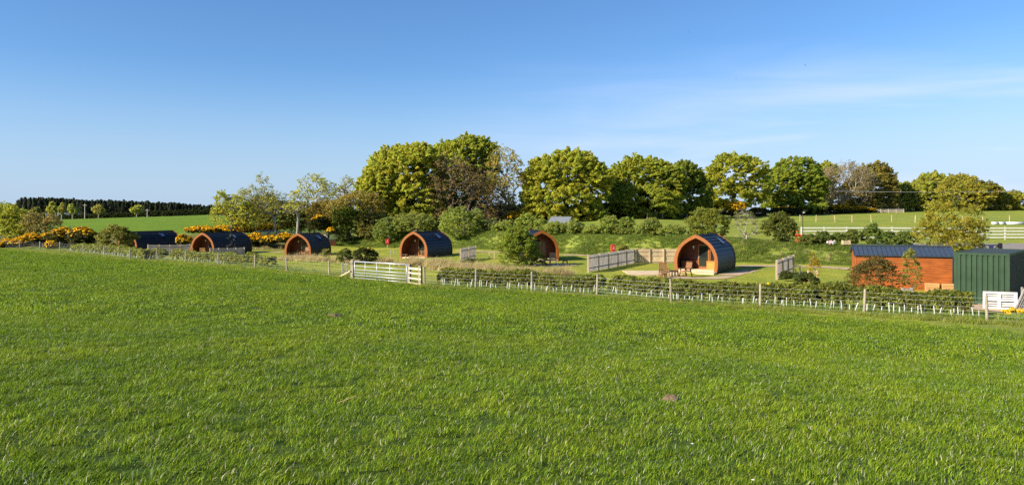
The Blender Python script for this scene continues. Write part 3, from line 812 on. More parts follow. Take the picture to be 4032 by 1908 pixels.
fence('picket_fence', 'long grey picket fence in shade running back left of the nearest pod', gline(2316, 1073, 2500, 1037, 5), 1.36, GREYW, NEWW)
fence('board_fence', 'sunlit tan close-boarded fence behind the left side of the nearest pod', gline(2503, 1037, 2668, 1037, 3), 1.34, NEWW, NEWW, 'board', back=1)
fence('picket_fence', 'short grey picket fence between the nearest pod and the staked sapling', gline(3059, 1101, 3124, 1072, 3), 1.36, GREYW, NEWW)
fence('picket_fence', 'small square grey picket panel right of the pod behind the galvanised gate', gline(1814, 1032, 1873, 1018, 2), 1.30, GREYW, NEWW)
fence('picket_fence', 'grey picket fence in front of the leftmost pod', gline(583, 1000, 748, 995, 4), 1.12, GREYW, NEWW)
fence('picket_fence', 'grey picket fence in front of the long open-porch pod, bare sapling at it', gline(827, 1012, 962, 1008, 4), 1.05, GREYW, GREYW)
fence('picket_fence', 'long dark picket fence among yellow gorse left of the forked tree', [Vector((q[0], q[1], hz(*q))) for q in [(-39.6 + i * 1.35, 112.0 + i * .35) for i in range(7)]], 1.3, GREYW, GREYW)

def rail_fence(name, label, pts, H, nr, m, cat='fence', rw=.11, group=None):
    base = Vector(pts[0]); r = empty(name, base); tag(r, label, cat, group)
    P_ = [Vector(p) - base for p in pts]
    for p in P_: MB().box(p.x - .055, p.y - .05, p.z - .2, p.x + .055, p.y + .05, p.z + H + .06).build('post', m, r)
    for k in range(nr):
        mb = MB(); zz = H - .05 - k * (H - .2) / max(1, nr - 1) * .92
        for a, b in zip(P_[:-1], P_[1:]): mb.bar(a + Vector((0, -.07, zz)), b + Vector((0, -.07, zz)), .035, rw)
        mb.build('rail', m, r)
    return r
def pts_y(x0, x1, Y, n): return [Vector((x0 + (x1 - x0) * i / n, Y, hz(x0 + (x1 - x0) * i / n, Y))) for i in range(n + 1)]
rail_fence('rail_fence', 'white four-rail paddock fence on the right behind the hedge and yard', [Vector((q.x, q.y, max(q.z, 1.35))) for q in pts_y(31.3, 68, 80, 15)], 1.30, 4, mat('weathered_white_paint', (.60, .57, .50), .7, .15, (4, 4, 8), .1), rw=.13)
rail_fence('rail_fence', 'low white rail fence by the far hut under the dark olive tree', pts_y(82, 89, 168, 4), .8, 3, CREAM, rw=.11)
rail_fence('rail_fence', 'pale rails stepping down towards the small background gate', [gd(1229, 946), gd(1262, 951), gd(1287, 956)], 1.2, 4, CREAM)
# wire fences in the upper field
def wire_fence(name, label, pts, H, wires, post_r=.06, pm=POSTW, net=0.0, lean=0.04, top=0.0, wr=.0038):
    base = Vector(pts[0]); r = empty(name, base); tag(r, label, 'fence')
    rg = random.Random(len(label)); P_ = [Vector(p) - base for p in pts]; tops = []
    for p in P_:
        d = Vector((rg.uniform(-lean, lean), rg.uniform(-lean, lean), 1)); hh = H * rg.uniform(.95, 1.06); tops.append(d)
        MB().cyl(p + Vector((0, 0, -.2)), p + d * hh, post_r * 1.05, post_r * .95, 9).build('post', pm, r)
    for zz in wires:
        mb = MB()
        for i, (a, b) in enumerate(zip(P_[:-1], P_[1:])):
            pa, pb = a + tops[i] * zz + Vector((0, -post_r, 0)), b + tops[i + 1] * zz + Vector((0, -post_r, 0))
            mid = (pa + pb) / 2 - Vector((0, 0, .012))
            mb.cyl(pa, mid, wr, n=4, cap=False); mb.cyl(mid, pb, wr, n=4, cap=False)
        mb.build('wire_strand', WIRE, r)
    if net:
        mb = MB()
        for i, (a, b) in enumerate(zip(P_[:-1], P_[1:])):
            k = int((b - a).length / net)
            for j in range(1, k):
                q = a + (b - a) * (j / k) + Vector((0, -post_r, 0)); mb.cyl(q + Vector((0, 0, wires[0])), q + Vector((0, 0, wires[-2])), wr * .8, n=4, cap=False)
        mb.build('wire_netting', WIRE, r)
    return r
LEFTP = [(77, 982), (156, 987), (235, 991), (329, 1000), (411, 1008), (513, 1024), (616, 1027), (730, 1035), (860, 1044), (1003, 1055), (1130, 1068), (1297, 1085), (1386, 1097)]
RIGHTP = [(1672, 1128), (1872, 1140), (2095, 1152), (2350, 1165), (2643, 1192), (2993, 1212), (3402, 1235), (3888, 1265)]
LP = [gd(*q) for q in LEFTP]; RP = [gd(*q) for q in RIGHTP]
ext = RP[-1] + (RP[-1] - RP[-2]); RP2 = RP + [Vector((ext.x, ext.y, hz(ext.x, ext.y)))]
LP0 = LP[0] + (LP[0] - LP[1]); LP0 = Vector((LP0.x, LP0.y, hz(LP0.x, LP0.y)))
WZ = (.10, .26, .42, .60, .80, 1.00)
wire_fence('stock_fence', 'wire stock fence with round posts right of the field gate, above the white tubes', RP2, 1.16, WZ, .062, net=.33)
wire_fence('stock_fence', 'wire stock fence with round posts running away left of the field gate', [LP0] + LP, 1.14, WZ, .062, net=0)
uf = [gd(u, v) for u, v in ((3150, 873), (3213, 873), (3288, 874), (3355, 875), (3431, 874), (3511, 874), (3603, 876), (3700, 877), (3790, 877), (3872, 878), (3975, 876))]
wire_fence('stock_fence', 'thin line of pale posts crossing the upper paddock on the right', uf, 1.15, (.5, 1.05), .055, NEWW, lean=.10)
wire_fence('stock_fence', 'short wire fence with pale posts at the edge of the dark trees', [Vector((p.x, p.y, p.z)) for p in (gd(2548, 863), gd(2610, 862), gd(2659, 861), gd(2705, 861))], 1.0, (.1, .3, .5, .7, .9), .06, NEWW)

# ------------------------------------------------------------------ field gate, stile, posts
gl, gr_ = gd(1389, 1099), gd(1612, 1119)
def gate_post(name, label, p, H, r_=.10, m=POSTW):
    o = empty(name, p, R_(-30)); tag(o, label, 'gate post', 'timber gate posts')
    MB().box(-r_, -r_, -.3, r_, r_, H).build('shaft', m, o, bevel=.012)
    c = MB(); c.box(-r_ - .004, -r_ - .004, H - .30, r_ + .004, r_ + .004, H - .275); c.build('wire_band', BLACKP, o)
    return o
gate_post('gate_post', 'thick square hanging post at the left end of the field gate', gl, 1.32, .11)
gate_post('gate_post', 'square slamming post where the field gate meets the cream rails', gr_, 1.28, .09)
gate_post('gate_post', 'square post right of the cream rails at the start of the hedge', gd(1655, 1126), 1.24, .09)
def metal_gate(label, A, B, H, bars, ups, name='field_gate', r_=.022, z0=.12):
    A = Vector(A); B = Vector(B); o = empty(name, A); tag(o, label, 'gate')
    d = B - A
    fr = MB(); fr.cyl((0, 0, H), d + Vector((0, 0, H)), r_ * 1.5, n=8); fr.cyl((0, 0, z0), (0, 0, H), r_ * 1.2, n=8); fr.cyl(d + Vector((0, 0, z0)), d + Vector((0, 0, H)), r_ * 1.2, n=8)
    fr.build('frame', GALV, o, smooth=True)
    for zz in bars: MB().cyl(Vector((0, 0, zz)), d + Vector((0, 0, zz)), r_, n=8).build('bar', GALV, o, smooth=True)
    for t in ups: MB().cyl(d * t + Vector((0, -.03, z0)), d * t + Vector((0, -.03, H)), r_ * .9, n=6).build('upright', GALV, o, smooth=True)
    hg = MB()
    for zz in (.30, H - .12): hg.cyl((-.18, 0, zz), (.02, 0, zz), .018, n=6)
    hg.build('hinge', BLACKP, o)
    return o
dv = (gr_ - gl)
gA = gl + dv * .035; gB = gl + dv * .955
metal_gate('silver galvanised six-bar field gate in the fence line', gA, gB, 1.22, (.12, .30, .48, .68, .92), (.22, .45, .70), r_=.028)
st = empty('stile', gr_); tag(st, 'short panel of cream horizontal rails between two gate posts', 'stile')
e = gd(1655, 1126) - gr_
for k, zz in enumerate((.12, .42, .74, 1.02)):
    MB().bar(Vector((0, -.13, zz)) + e * -.12, Vector((0, -.13, zz)) + e * 1.08, .035, .12 if zz > .9 else .085).build('rail', CREAM, st)
MB().bar(Vector((0, -.35, .03)) + e * -.2, Vector((0, -.35, .03)) + e * 1.0, .22, .05).build('foot_board', CREAM, st)
br = empty('brace_strut', gd(1335, 1092)); tag(br, 'sloping timber strut leaning on the left gate post', 'strut')
q = gl - br.location; MB().bar((0, -.12, .03), (q.x - .12, q.y - .12, .62), .09, .09).build('strut', NEWW, br); br.name = 'brace_strut'
bgA, bgB = gd(1288, 957), gd(1352, 954)
metal_gate('small grey metal gate in the background left of the grassy bank', bgA, bgB, 1.35, (.12, .33, .54, .76, 1.0), (.30, .55, .80), r_=.022)

# dark yard gate with round-topped posts
Yg = 66.0
for u, lb in ((3862, 'left of the two black round-topped posts of the yard gate'), (3938, 'right of the two black round-topped posts of the yard gate')):
    x = PX(u, Yg); z0 = P(u, 992, Yg)[2]; o = empty('yard_gate_post', (x, Yg, z0)); tag(o, lb, 'gate post', 'black posts of the yard gate')
    m = MB(); prof = [(-.14, -.3), (.14, -.3), (.14, .68)] + [(.14 * math.cos(t), .68 + .14 * math.sin(t)) for t in np.linspace(.15, math.pi - .15, 9)] + [(-.14, .68)]
    m.prism(prof, -.12, .12); m.build('shaft', BLACKP, o)
x0, x1 = PX(3869, Yg), PX(3931, Yg); z0 = P(3900, 992, Yg)[2]
yg = empty('yard_gate', (x0, Yg, z0)); tag(yg, 'black timber yard gate with a blue notice, behind the green container', 'gate')
W_ = x1 - x0
MB().box(0, -.03, .56, W_, .03, .66).box(0, -.03, .16, W_, .03, .24).build('rail', BLACKP, yg)
MB().bar((.05, -.05, .6), (W_ * .42, -.05, .02), .04, .08).bar((W_ - .05, -.05, .6), (W_ * .58, -.05, .02), .04, .08).build('brace', BLACKP, yg)
MB().box(W_ * .36, -.10, .26, W_ * .66, -.08, .60).build('notice_board', BLUEP, yg)
x2 = PX(3822, Yg)
fs = empty('side_rail_fence', (x2, Yg, z0)); tag(fs, 'short black rail fence left of the yard gate', 'fence')
W2 = PX(3854, Yg) - x2
MB().box(0, -.025, .50, W2, .025, .60).box(0, -.025, .14, W2, .025, .22).build('rail', BLACKP, fs)
MB().box(W2 * .45, -.06, -.2, W2 * .60, .06, .66).build('post', BLACKP, fs)
x3 = PX(3817, Yg); mk = empty('marker_post', (x3, Yg, z0)); tag(mk, 'short white marker post at the left end of the black rails', 'post')
MB().box(-.06, -.06, -.2, .06, .06, .52).build('shaft', WHITEP, mk); MB().box(-.061, -.061, .40, .061, .061, .46).build('band', GREYW, mk)

# ------------------------------------------------------------------ fire points
def fire_point(label, p):
    o = empty('fire_point', p, R_(12)); tag(o, label, 'fire point', 'red fire points on posts')
    MB().box(-.06, .12, -.2, .06, .22, 1.0).build('post', NEWW, o)
    m = MB(); W_, z0, z1 = .24, .62, 1.28
    m.box(-W_, -.12, z0, W_, .12, z1); m.box(-W_ - .02, -.14, z1 + .001, W_ + .02, .14, z1 + .03); m.build('cabinet', REDP, o, bevel=.02)
    for a, b in ((1.00, 1.18), (.69, .79)):
        f = MB(); f.box(-.12, -.128, a, .08, -.121, b); f.build('window', REDD, o)
    MB().box(-.05, -.134, 1.02, .07, -.129, 1.13).build('notice', WHITEP, o)
    MB().box(-.11, -.13, .84, -.02, -.121, .93).box(.0, -.13, .85, .08, -.121, .93).build('label', WHITEP, o)
    return o
p = gd(1525, 977); fire_point('red fire point left of the pod behind the field gate', p)
p = gd(2415, 1012); fire_point('red fire point on a post above the long shaded picket fence', p)

# ------------------------------------------------------------------ shed and container
A = Vector((21.4, 46.0, 0)); ang = R_(-20); ex = Vector((math.cos(ang), math.sin(ang), 0))
sh = empty('timber_shed', (A.x, A.y, hz(A.x + 2, A.y - 1) - .05), ang); tag(sh, 'bright orange timber shed with dark seamed metal roof beside the green container', 'shed')
zb = sh.location.z; SL, SD, EV, RG = 5.3, 3.0, 4.7 - (1005 - HY) / F * 45.0 - zb, 4.7 - (970 - HY) / F * 46.6 - zb
m = MB(); nb = 16
m.box(0, -.004, 0, SL, .03, EV - .004)
for i in range(nb):   # boards with a shadow groove between them
    m.box(.0, -.030, i * EV / nb + .014, SL, -.0042, (i + 1) * EV / nb - .002)
m.build('front_wall', SHEDW, sh)
for nm, xx in (('gable_wall', 0.0), ('gable_wall', SL - .05)):
    mb = MB(); poly = [(.031, 0), (SD - .03, 0), (SD - .03, EV), (SD / 2, RG - .06), (.031, EV)]
    M = Matrix(((0, 1, 0, xx), (1, 0, 0, 0), (0, 0, 1, 0), (0, 0, 0, 1)))
    mb.prism(poly, 0, .05, M); mb.build(nm, SHEDW, sh)
MB().box(0, SD - .029, 0, SL, SD, EV).build('rear_wall', SHEDW, sh)
cp = MB()
for xx in (-.05, SL + .002): cp.box(xx, -.05, 0, xx + .06, .04, EV - .02)
cp.build('corner_post', SHEDW, sh)
MB().box(-.1, -.052, EV - .14, SL + .1, -.031, EV - .01).build('fascia', CEDAR, sh)
sl_ = Vector((0, SD / 2 + .16, RG - EV + .05)); 
for sgn in (0, 1):
    rb = MB()
    e0 = Vector((-.14, -.16, EV - .02)) if sgn == 0 else Vector((-.14, SD + .16, EV - .02)); r0 = Vector((-.14, SD / 2, RG + .03))
    d = r0 - e0; up = Vector((0, -d.z, abs(d.y))) if sgn == 0 else Vector((0, d.z, abs(d.y))); up.normalize(); dn = d.normalized(); ll = d.length
    M = Matrix((Vector((1, 0, 0)), dn, up)).transposed().to_4x4(); M.translation = e0
    rb.box(0, 0, -.02, SL + .28, ll, .012, M)
    for i in range(22):
        xx = i * (SL + .24) / 21; rb.box(xx, 0, .0125, xx + .04, ll, .055, M)
    if sgn == 0: rb.box(-.002, -.01, -.05, SL + .282, .004, -.0205, M)
    rb.build('roof', SEAM, sh)
MB().bar((-.15, SD / 2, RG + .075), (SL + .15, SD / 2, RG + .075), .24, .03).build('ridge_cap', SEAM, sh)
MB().cyl((SL - .05, -.09, .1), (SL - .05, -.09, EV - .1), .035, n=8).build('downpipe', BLACKP, sh)
MB().cyl((SL + .12, -.10, EV - .22), (SL + .30, -.16, EV - .25), .035, n=8).build('gutter_outlet', WHITEP, sh)

cA = Vector((23.0, 38.5, 0)); can = R_(-42); z0 = P(3760, 992, 38.5)[2] - 2.59
ct = empty('shipping_container', (cA.x, cA.y, z0), can); tag(ct, 'dark green ribbed steel shipping container at the right edge, white pallet before it', 'container')
CW, CL, CH = 2.44, 6.06, 2.59
def corr(n, w, dp, L_):
    out = []; pitch = L_ / n
    for i in range(n):
        a = i * pitch; out += [(a, 0), (a + pitch * w, 0), (a + pitch * (w + .09), dp), (a + pitch * .91, dp)]
    out.append((L_, 0)); return out
pr = corr(9, .62, .06, CW - .30)
m = MB(); n_ = len(pr)
m.add([(x + .15, y - .005, z) for z in (.16, CH - .12) for x, y in pr], [(i, i + 1, n_ + i + 1, n_ + i) for i in range(n_ - 1)]); m.build('end_wall', GREENP, ct, fix=False)
pr = corr(24, .45, .04, CL - .3); n_ = len(pr)
for xx, sg in ((CW - .02, -1), (.02, 1)):
    m = MB(); m.add([(xx + sg * y, x + .15, z) for z in (.16, CH - .12) for x, y in pr], [(i, i + 1, n_ + i + 1, n_ + i) for i in range(n_ - 1)]); m.build('side_wall', GREENP if sg > 0 else GREENP_SHADE, ct, fix=False)
fr = MB()
for x in (0, CW - .15):
    for y in (0, CL - .15): fr.box(x, y - .02 if y == 0 else y, 0, x + .15, y + .15, CH)
for y in (-.012, CL - .10):
    fr.box(.15, y, CH - .12, CW - .15, y + .1, CH - .003); fr.box(.15, y, 0, CW - .15, y + .1, .16)
for x in (0.005, CW - .105): fr.box(x, .15, CH - .12, x + .1, CL - .15, CH - .003); fr.box(x, .15, 0, x + .1, CL - .15, .16)
fr.build('corner_frame', GREENP, ct)
MB().box(.105, .09, CH - .05, CW - .105, CL - .1, CH - .02).build('roof_sheet', GREENP_SHADE, ct)
MB().box(.11, CL - .09, .16, CW - .11, CL - .05, CH - .12).build('rear_door', GREENP, ct)
cc = MB()
for x in (.02, CW - .13): cc.cyl((x + .055, -.024, CH - .07), (x + .055, -.0205, CH - .07), .035, n=10)
cc.build('corner_casting_hole', BLACKP, ct)

# stacked white pallet, chevron panel, twin seat
pl = empty('white_pallet', g3(3870, 1216, .03), R_(-22)); tag(pl, 'white painted pallet standing on edge against the green container', 'pallet')
PW, PH = 1.42, .84
m = MB()
for zz, t in ((PH - .11, .11), (PH / 2 - .03, .10), (0, .10)): m.box(0, -.02, zz, PW, .02, zz + t)
m.build('stringer_board', WHITEP, pl)
m = MB()
for zz in (.16, .27, .53, .64): m.box(.01, .045, zz - .02, PW - .01, .065, zz + .055)
m.build('deck_slat', WHITEP, pl)
m = MB()
for x in (.0, PW / 2 - .09, PW - .13):
    for z0_, z1_ in ((.101, PH / 2 - .031), (PH / 2 + .071, PH - .111)): m.box(x, -.018, z0_, x + .13, .044, z1_)
m.build('block', WHITEP, pl)
m = MB(); m.box(.02, .12, 0, PW - .02, .14, PH); m.build('rear_face', mat('grey_board', (.10, .09, .08), .9), pl)
chv = empty('chevron_panel', g3(4034, 1232, .0)); tag(chv, 'timber chevron panel of nested slanting slats at the right frame edge', 'garden panel')
m = MB()
for k in range(4):
    ht = 1.12 - k * .28; hw = .52 - k * .11
    for s in (-1, 1): m.bar((s * hw, .03 * k, .0), (0, .03 * k, ht), .06, .07, up=(0, 1, 0))
m.build('slat', GREYW, chv); MB().box(-.04, .14, 0, .04, .19, 1.2).build('post', GREYW, chv)
ts = empty('twin_seat', (local(sh, 4.62, -.62).x, local(sh, 4.62, -.62).y, 0), ang); ts.location.z = P(3710, 1119, ts.location.y)[2] - .98
tag(ts, 'pale wooden twin seat with two slatted backs before the orange shed', 'bench')
for k in (0, 1):
    xb = -.86 + k * .90; m = MB(); rk = Matrix.Translation((xb, .25, .36)) @ Matrix.Rotation(R_(-16), 4, 'X')
    for i in range(7): m.box(.03, -.012, .05 + i * .082, .70, .012, .108 + i * .082, rk)
    m.box(-.02, -.03, -.05, .03, .03, .64, rk); m.box(.70, -.03, -.05, .75, .03, .64, rk); m.box(-.02, -.031, .60, .75, .031, .66, rk); m.build('backrest', FURN_PALE, ts)
    m = MB()
    for i in range(5): m.box(xb, -.28 + i * .11, .36, xb + .84, -.19 + i * .11, .385)
    m.build('seat', FURN_PALE, ts)
for x in (-.88, 0, .88):
    MB().box(x - .035, -.30, -.2, x + .035, -.23, .55).build('leg', FURN_PALE, ts); MB().box(x - .035, .22, -.2, x + .035, .29, .55).build('leg', FURN_PALE, ts)
    MB().box(x - .05, -.32, .551, x + .05, .32, .585).build('armrest', FURN_PALE, ts)

# ------------------------------------------------------------------ background buildings and small things
Yb = 96.0; x0, x1 = PX(2153, Yb), PX(2262, Yb); zr, ze = P(0, 853, Yb)[2], P(0, 880, Yb)[2]
sb = empty('field_shelter', (x0, Yb, hz((x0 + x1) / 2, Yb) - .2), R_(-24)); tag(sb, 'grey sheet-roofed shelter behind the bank shrubs in front of the dark trees', 'shelter')
zo = sb.location.z; Wb = (x1 - x0) * .80
m = MB(); n_ = 26
for sgn in (0, 1):
    yy0, yy1 = (0, 1.6) if sgn == 0 else (3.2, 1.6)
    for i in range(n_):
        xa = i * Wb / n_ + (0.0)
        sk_ = .9
        m.add([(xa, yy0, ze - zo), (xa + Wb / n_ * .6, yy0, ze - zo + .03), (xa + Wb / n_, yy0, ze - zo), (xa + sk_ * 0, yy1, zr - zo), (xa + Wb / n_ * .6, yy1, zr - zo + .03), (xa + Wb / n_, yy1, zr - zo)], [(0, 1, 4, 3), (1, 2, 5, 4)])
m.build('roof', SHEETR, sb)
MB().box(.1, .15, 0, Wb - .1, 3.05, ze - zo - .02).build('wall', BLACKP, sb)
M = Matrix(((0, 1, 0, Wb - .16), (1, 0, 0, 0), (0, 0, 1, 0), (0, 0, 0, 1)))
MB().prism([(.15, ze - zo - .019), (3.05, ze - zo - .019), (1.6, zr - zo - .03)], 0, .05, M).build('gable', BLACKP, sb)
Yh = 172.0; hx = PX(3458, Yh); hu = empty('stone_hut', (hx, Yh, hz(hx, Yh) - .1)); tag(hu, 'small dark hut with red-brown chimney end behind the low white rails', 'hut')
hz0 = hu.location.z; hh = P(0, 820, Yh)[2] - hz0
MB().box(0, 0, 0, 4.2, 3, hh).build('wall', BLACKP, hu); MB().box(-.9, 0, 0, -.002, .9, hh + .3).build('chimney', BRICK, hu)
MB().prism([(-.05, hh + .001), (4.3, hh + .001), (4.1, hh + .8), (.2, hh + .8)], -.2, 3.2).build('roof', ROOFM, hu)
# pipes / wrapped rolls on the upper field
for k, (ua, ub, lb) in enumerate(((3905, 3930, 'left short white wrapped roll on the far paddock'), (3931, 3956, 'middle short white wrapped roll on the far paddock'), (3962, 4040, 'long pale wrapped roll at the right edge of the far paddock'))):
    a = gd(ua, 884); b = gd(ub, 884); c = empty('wrapped_roll', a); tag(c, lb, 'roll', 'wrapped rolls on the paddock')
    d = b - a; d.z *= .5
    MB().cyl((0, 0, .2), (d.x - .05, 0, .2 + d.z), .23, .23, 12).build('wrapping', WRAP, c, smooth=True)
    MB().cyl((-.02, 0, .2), (-.001, 0, .2), .10, .10, 10).build('core', GREYW, c)
# lamp post on the bank
Yl = 76.0; lx = PX(3161, Yl); lz = hz(lx, Yl)
lp = empty('lamp_post', (lx, Yl, lz)); tag(lp, 'thin black post with a round white lamp behind the bank top hawthorn', 'lamp post')
lh = P(0, 835, Yl)[2] - lz
MB().cyl((0, 0, 0), (0, 0, lh), .045, .035, 8).cyl((0, 0, lh), (.12, 0, lh + .08), .03, .03, 6).build('pole', BLACKP, lp)
hd = MB().cyl((.02, 0, lh + .06), (.26, 0, lh + .10), .10, .13, 10).build('lamp_head', BLACKP, lp)
MB().cyl((.10, -.06, lh - .06), (.10, -.07, lh + .0), .11, .11, 10).build('lamp_glass', WHITEP, lp)
# red play slide and toys half hidden on the bank top
Yt = 71.5; tx = PX(3160, Yt); tz = P(0, 960, Yt)[2]
sd = empty('play_slide', (tx, Yt, tz)); tag(sd, 'bright red plastic play slide half hidden by leaves on the bank top', 'slide')
m = MB(); cur = [(-.42 + .10 * i, .85 - .018 * i * i if i < 8 else max(.0, .85 - .018 * 49 - (i - 7) * .06)) for i in range(10)]
M = Matrix.Rotation(R_(90), 4, 'Z')
top = [(x, z) for x, z in cur]; bot = [(x, z - .06) for x, z in cur][::-1]
m.prism(top + bot, -.22, .22); 
for yy in (-.25, .22): m.prism([(x, z + .12) for x, z in cur] + [(x, z - .07) for x, z in cur][::-1], yy, yy + .03)
m.build('chute', REDP, sd)
MB().box(-.62, -.3, .85, -.40, .3, .92).box(-.60, -.28, -.1, -.54, -.22, .849).box(-.60, .22, -.1, -.54, .28, .849).box(-.46, .22, -.1, -.41, .28, .849).build('platform', REDP, sd)
MB().cyl((-.58, -.27, .92), (-.58, -.27, 1.25), .03, n=6).cyl((-.58, .27, .92), (-.58, .27, 1.25), .03, n=6).bar((-.58, -.29, 1.25), (-.58, .29, 1.25), .06, .06).build('handrail', REDP, sd)
def on_bank(u, v, Y): return Vector((PX(u, Y), Y, P(u, v, Y)[2]))
rc_ = empty('toy_box', on_bank(3318, 962, 69.5)); tag(rc_, 'low slatted wooden crate at the foot of the bank top hedge', 'crate')
m = MB()
for i in range(3): m.box(0, -.2, i * .12, .62, .2, i * .12 + .10)
m.build('slat_side', NEWW, rc_); MB().box(-.03, -.22, 0, .03, .22, .38).box(.59, -.22, 0, .65, .22, .38).build('corner_batten', NEWW, rc_)
bl = empty('ball', on_bank(3259, 953, 69.6)); tag(bl, 'small white ball lying left of the pink cushions under the hedge', 'ball')
m = MB(); vs_ = []; 
for i in range(9):
    for j in range(14):
        t, f = math.pi * i / 8, 2 * math.pi * j / 14; vs_.append((.11 * math.sin(t) * math.cos(f), .11 * math.sin(t) * math.sin(f), .11 * math.cos(t)))
m.add(vs_, [(i * 14 + j, i * 14 + (j + 1) % 14, (i + 1) * 14 + (j + 1) % 14, (i + 1) * 14 + j) for i in range(8) for j in range(14)]); m.build('shell', WHITEP, bl, smooth=True)
for k, (u, mt, lb) in enumerate(((3272, PINK, 'pink cushion leaning under the hedge beside the white ball'), (3286, WHITEP, 'white cushion leaning under the hedge beside the slatted crate'))):
    cu = empty('cushion', on_bank(u, 959, 69.6), R_(20 * k)); tag(cu, lb, 'cushion')
    MB().box(-.20, -.06, 0, .20, .06, .30, Matrix.Rotation(R_(-25), 4, 'Y')).build('cover', mt, cu, bevel=.05)
# staked saplings' frames and stakes
def stake_pair(label, u, v, w, H, m=NEWW, tie=True):
    p = gd(u, v); o = empty('tree_stake_frame', p); tag(o, label, 'tree stake', 'stakes holding young trees')
    for s in (-1, 1): MB().box(s * w - .045, -.045, -.2, s * w + .045, .045, H).build('stake', m, o)
    if tie: MB().box(-w + .046, -.03, H - .13, w - .046, .03, H - .04).build('crossbar', m, o)
    return o
stake_pair('pair of pale stakes with crossbar round the yellow-leaved sapling', 3200, 1117, .30, .88)
stake_pair('pair of stakes round the slim sapling behind the short picket fence', 3137, 1078, .24, .72)
stake_pair('two short stakes on the lawn left of the pod behind the gate', 1544, 1003, .20, .62, GREYW, False)
stake_pair('tall brown stakes with crossbar on the lawn beside the square picket panel', 1936, 1018, .26, .78)
stake_pair('stakes close behind the left end of the field gate', 1357, 1084, .19, .92, GREYW)
stake_pair('stakes with crossbar half sunk in the hedge before the orange shed', 3572, 1212, .22, 1.0, GREYW)
# overhead cable
ca = empty('overhead_cable', P(3290, 752, 108)); tag(ca, 'thin pale cable crossing in front of the trees on the right', 'cable')
m = MB(); L0 = P(4300, 746, 108) - P(3290, 752, 108)
for i in range(12):
    f = lambda t: L0 * t + Vector((0, 0, -.5 * 4 * t * (1 - t) * .5))
    m.cyl(f(i / 12), f((i + 1) / 12), .022, n=4, cap=False)
m.build('wire', WIRE, ca)
# utility poles far left
for u, vt, vb, Yp, lb in ((334, 802, 852, 330, 'tall pale utility pole in front of the conifer wood'), (580, 822, 842, 345, 'short distant pole towards the right of the conifer wood')):
    x = PX(u, Yp); z0 = hz(x, Yp); o = empty('utility_pole', (x, Yp, z0)); tag(o, lb, 'pole')
    H = P(0, vt, Yp)[2] - z0
    MB().cyl((0, 0, 0), (0, 0, H), .22, .16, 8).build('mast', mat('pale_pole_timber', (.42, .38, .34), .9), o); MB().box(-.9, -.08, H - .7, .9, .08, H - .5).build('crossarm', GREYW, o)
# birds
def bird(label, u, v, Y, span, roll):
    m = MB(); pr = [(-.5, 0), (-.42, .04), (-.2, .07), (.1, .06), (.35, .025), (.5, .06)]
    vs = []; k = 6
    for x, r in pr:
        for j in range(k): vs.append((x * span * .5, math.cos(j * 2 * math.pi / k) * r * span * .6 + .0, math.sin(j * 2 * math.pi / k) * r * span * .5))
    m.add(vs, [(i * k + j, i * k + (j + 1) % k, (i + 1) * k + (j + 1) % k, (i + 1) * k + j) for i in range(len(pr) - 1) for j in range(k)])
    for s in (-1, 1):
        m.add([(-.12 * span, 0, .01), (.10 * span, 0, .01), (.06 * span, s * .28 * span, .10 * span), (-.05 * span, s * .28 * span, .11 * span), (.13 * span, s * .5 * span, .05 * span),
               (-.12 * span, 0, -.005), (.10 * span, 0, -.005), (.06 * span, s * .28 * span, .09 * span), (-.05 * span, s * .28 * span, .10 * span)], [(0, 1, 2, 3), (3, 2, 4), (5, 8, 7, 6), (8, 4, 7)])
    o = m.build('bird', mat('dark_feathers', (.03, .03, .035), .8), None); o.location = P(u, v, Y); o.rotation_euler = (roll, .1, roll * 3)
    tag(o, label, 'bird', 'birds in the sky')
bird('highest dark bird speck in the blue sky', 2712, 127, 100, .34, .3)
bird('bird high above the round yellow-green tree, lower left of the sky specks', 2898, 310, 100, .36, -.5)
bird('bird at upper right of the sky specks', 3171, 257, 100, .40, .6)
bird('faint lowest bird at the right, nearest the thin cloud', 3264, 454, 130, .34, .2)
# ------------------------------------------------------------------ swards along the fence, bank, lawns
LONG = leaf_mat('long_grass_blade', .52, .5, .15, rand=.2)
VERGE = [(.34, .38, .05), (.29, .37, .045), (.39, .38, .07), (.25, .35, .04)]
verge_t = [make_tuft('verge_tuft', 90, .55, .26, .012, VERGE, LONG, .75, 3, 60 + i, .10, (.46, .38, .20)) for i in range(4)]
BANKC = [(.24, .34, .055), (.27, .36, .06), (.20, .31, .055), (.32, .36, .07)]
bank_t = [make_tuft('bank_tuft', 90, .8, .40, .022, BANKC, LONG, .8, 3, 70 + i, .05, (.45, .36, .19)) for i in range(5)]
DRYC = [(.62, .48, .26), (.70, .55, .32), (.52, .40, .20), (.34, .34, .08)]
dry_t = [make_tuft('dry_tuft', 60, .6, .75, .014, DRYC, LONG, .45, 3, 80 + i, 0) for i in range(4)]
LAWNC = [(.30, .36, .05), (.27, .34, .045), (.33, .37, .06)]
lawn_t = [make_tuft('lawn_tuft', 160, 1.3, .045, .020, LAWNC, LONG, .6, 2, 90 + i, .02) for i in range(3)]
strap_t = [make_tuft('daffodil_leaf', 34, .5, .40, .020, [(.24, .35, .06), (.28, .38, .07), (.18, .28, .045)], LONG, .55, 3, 95 + i, .05, (.7, .5, .05)) for i in range(3)]
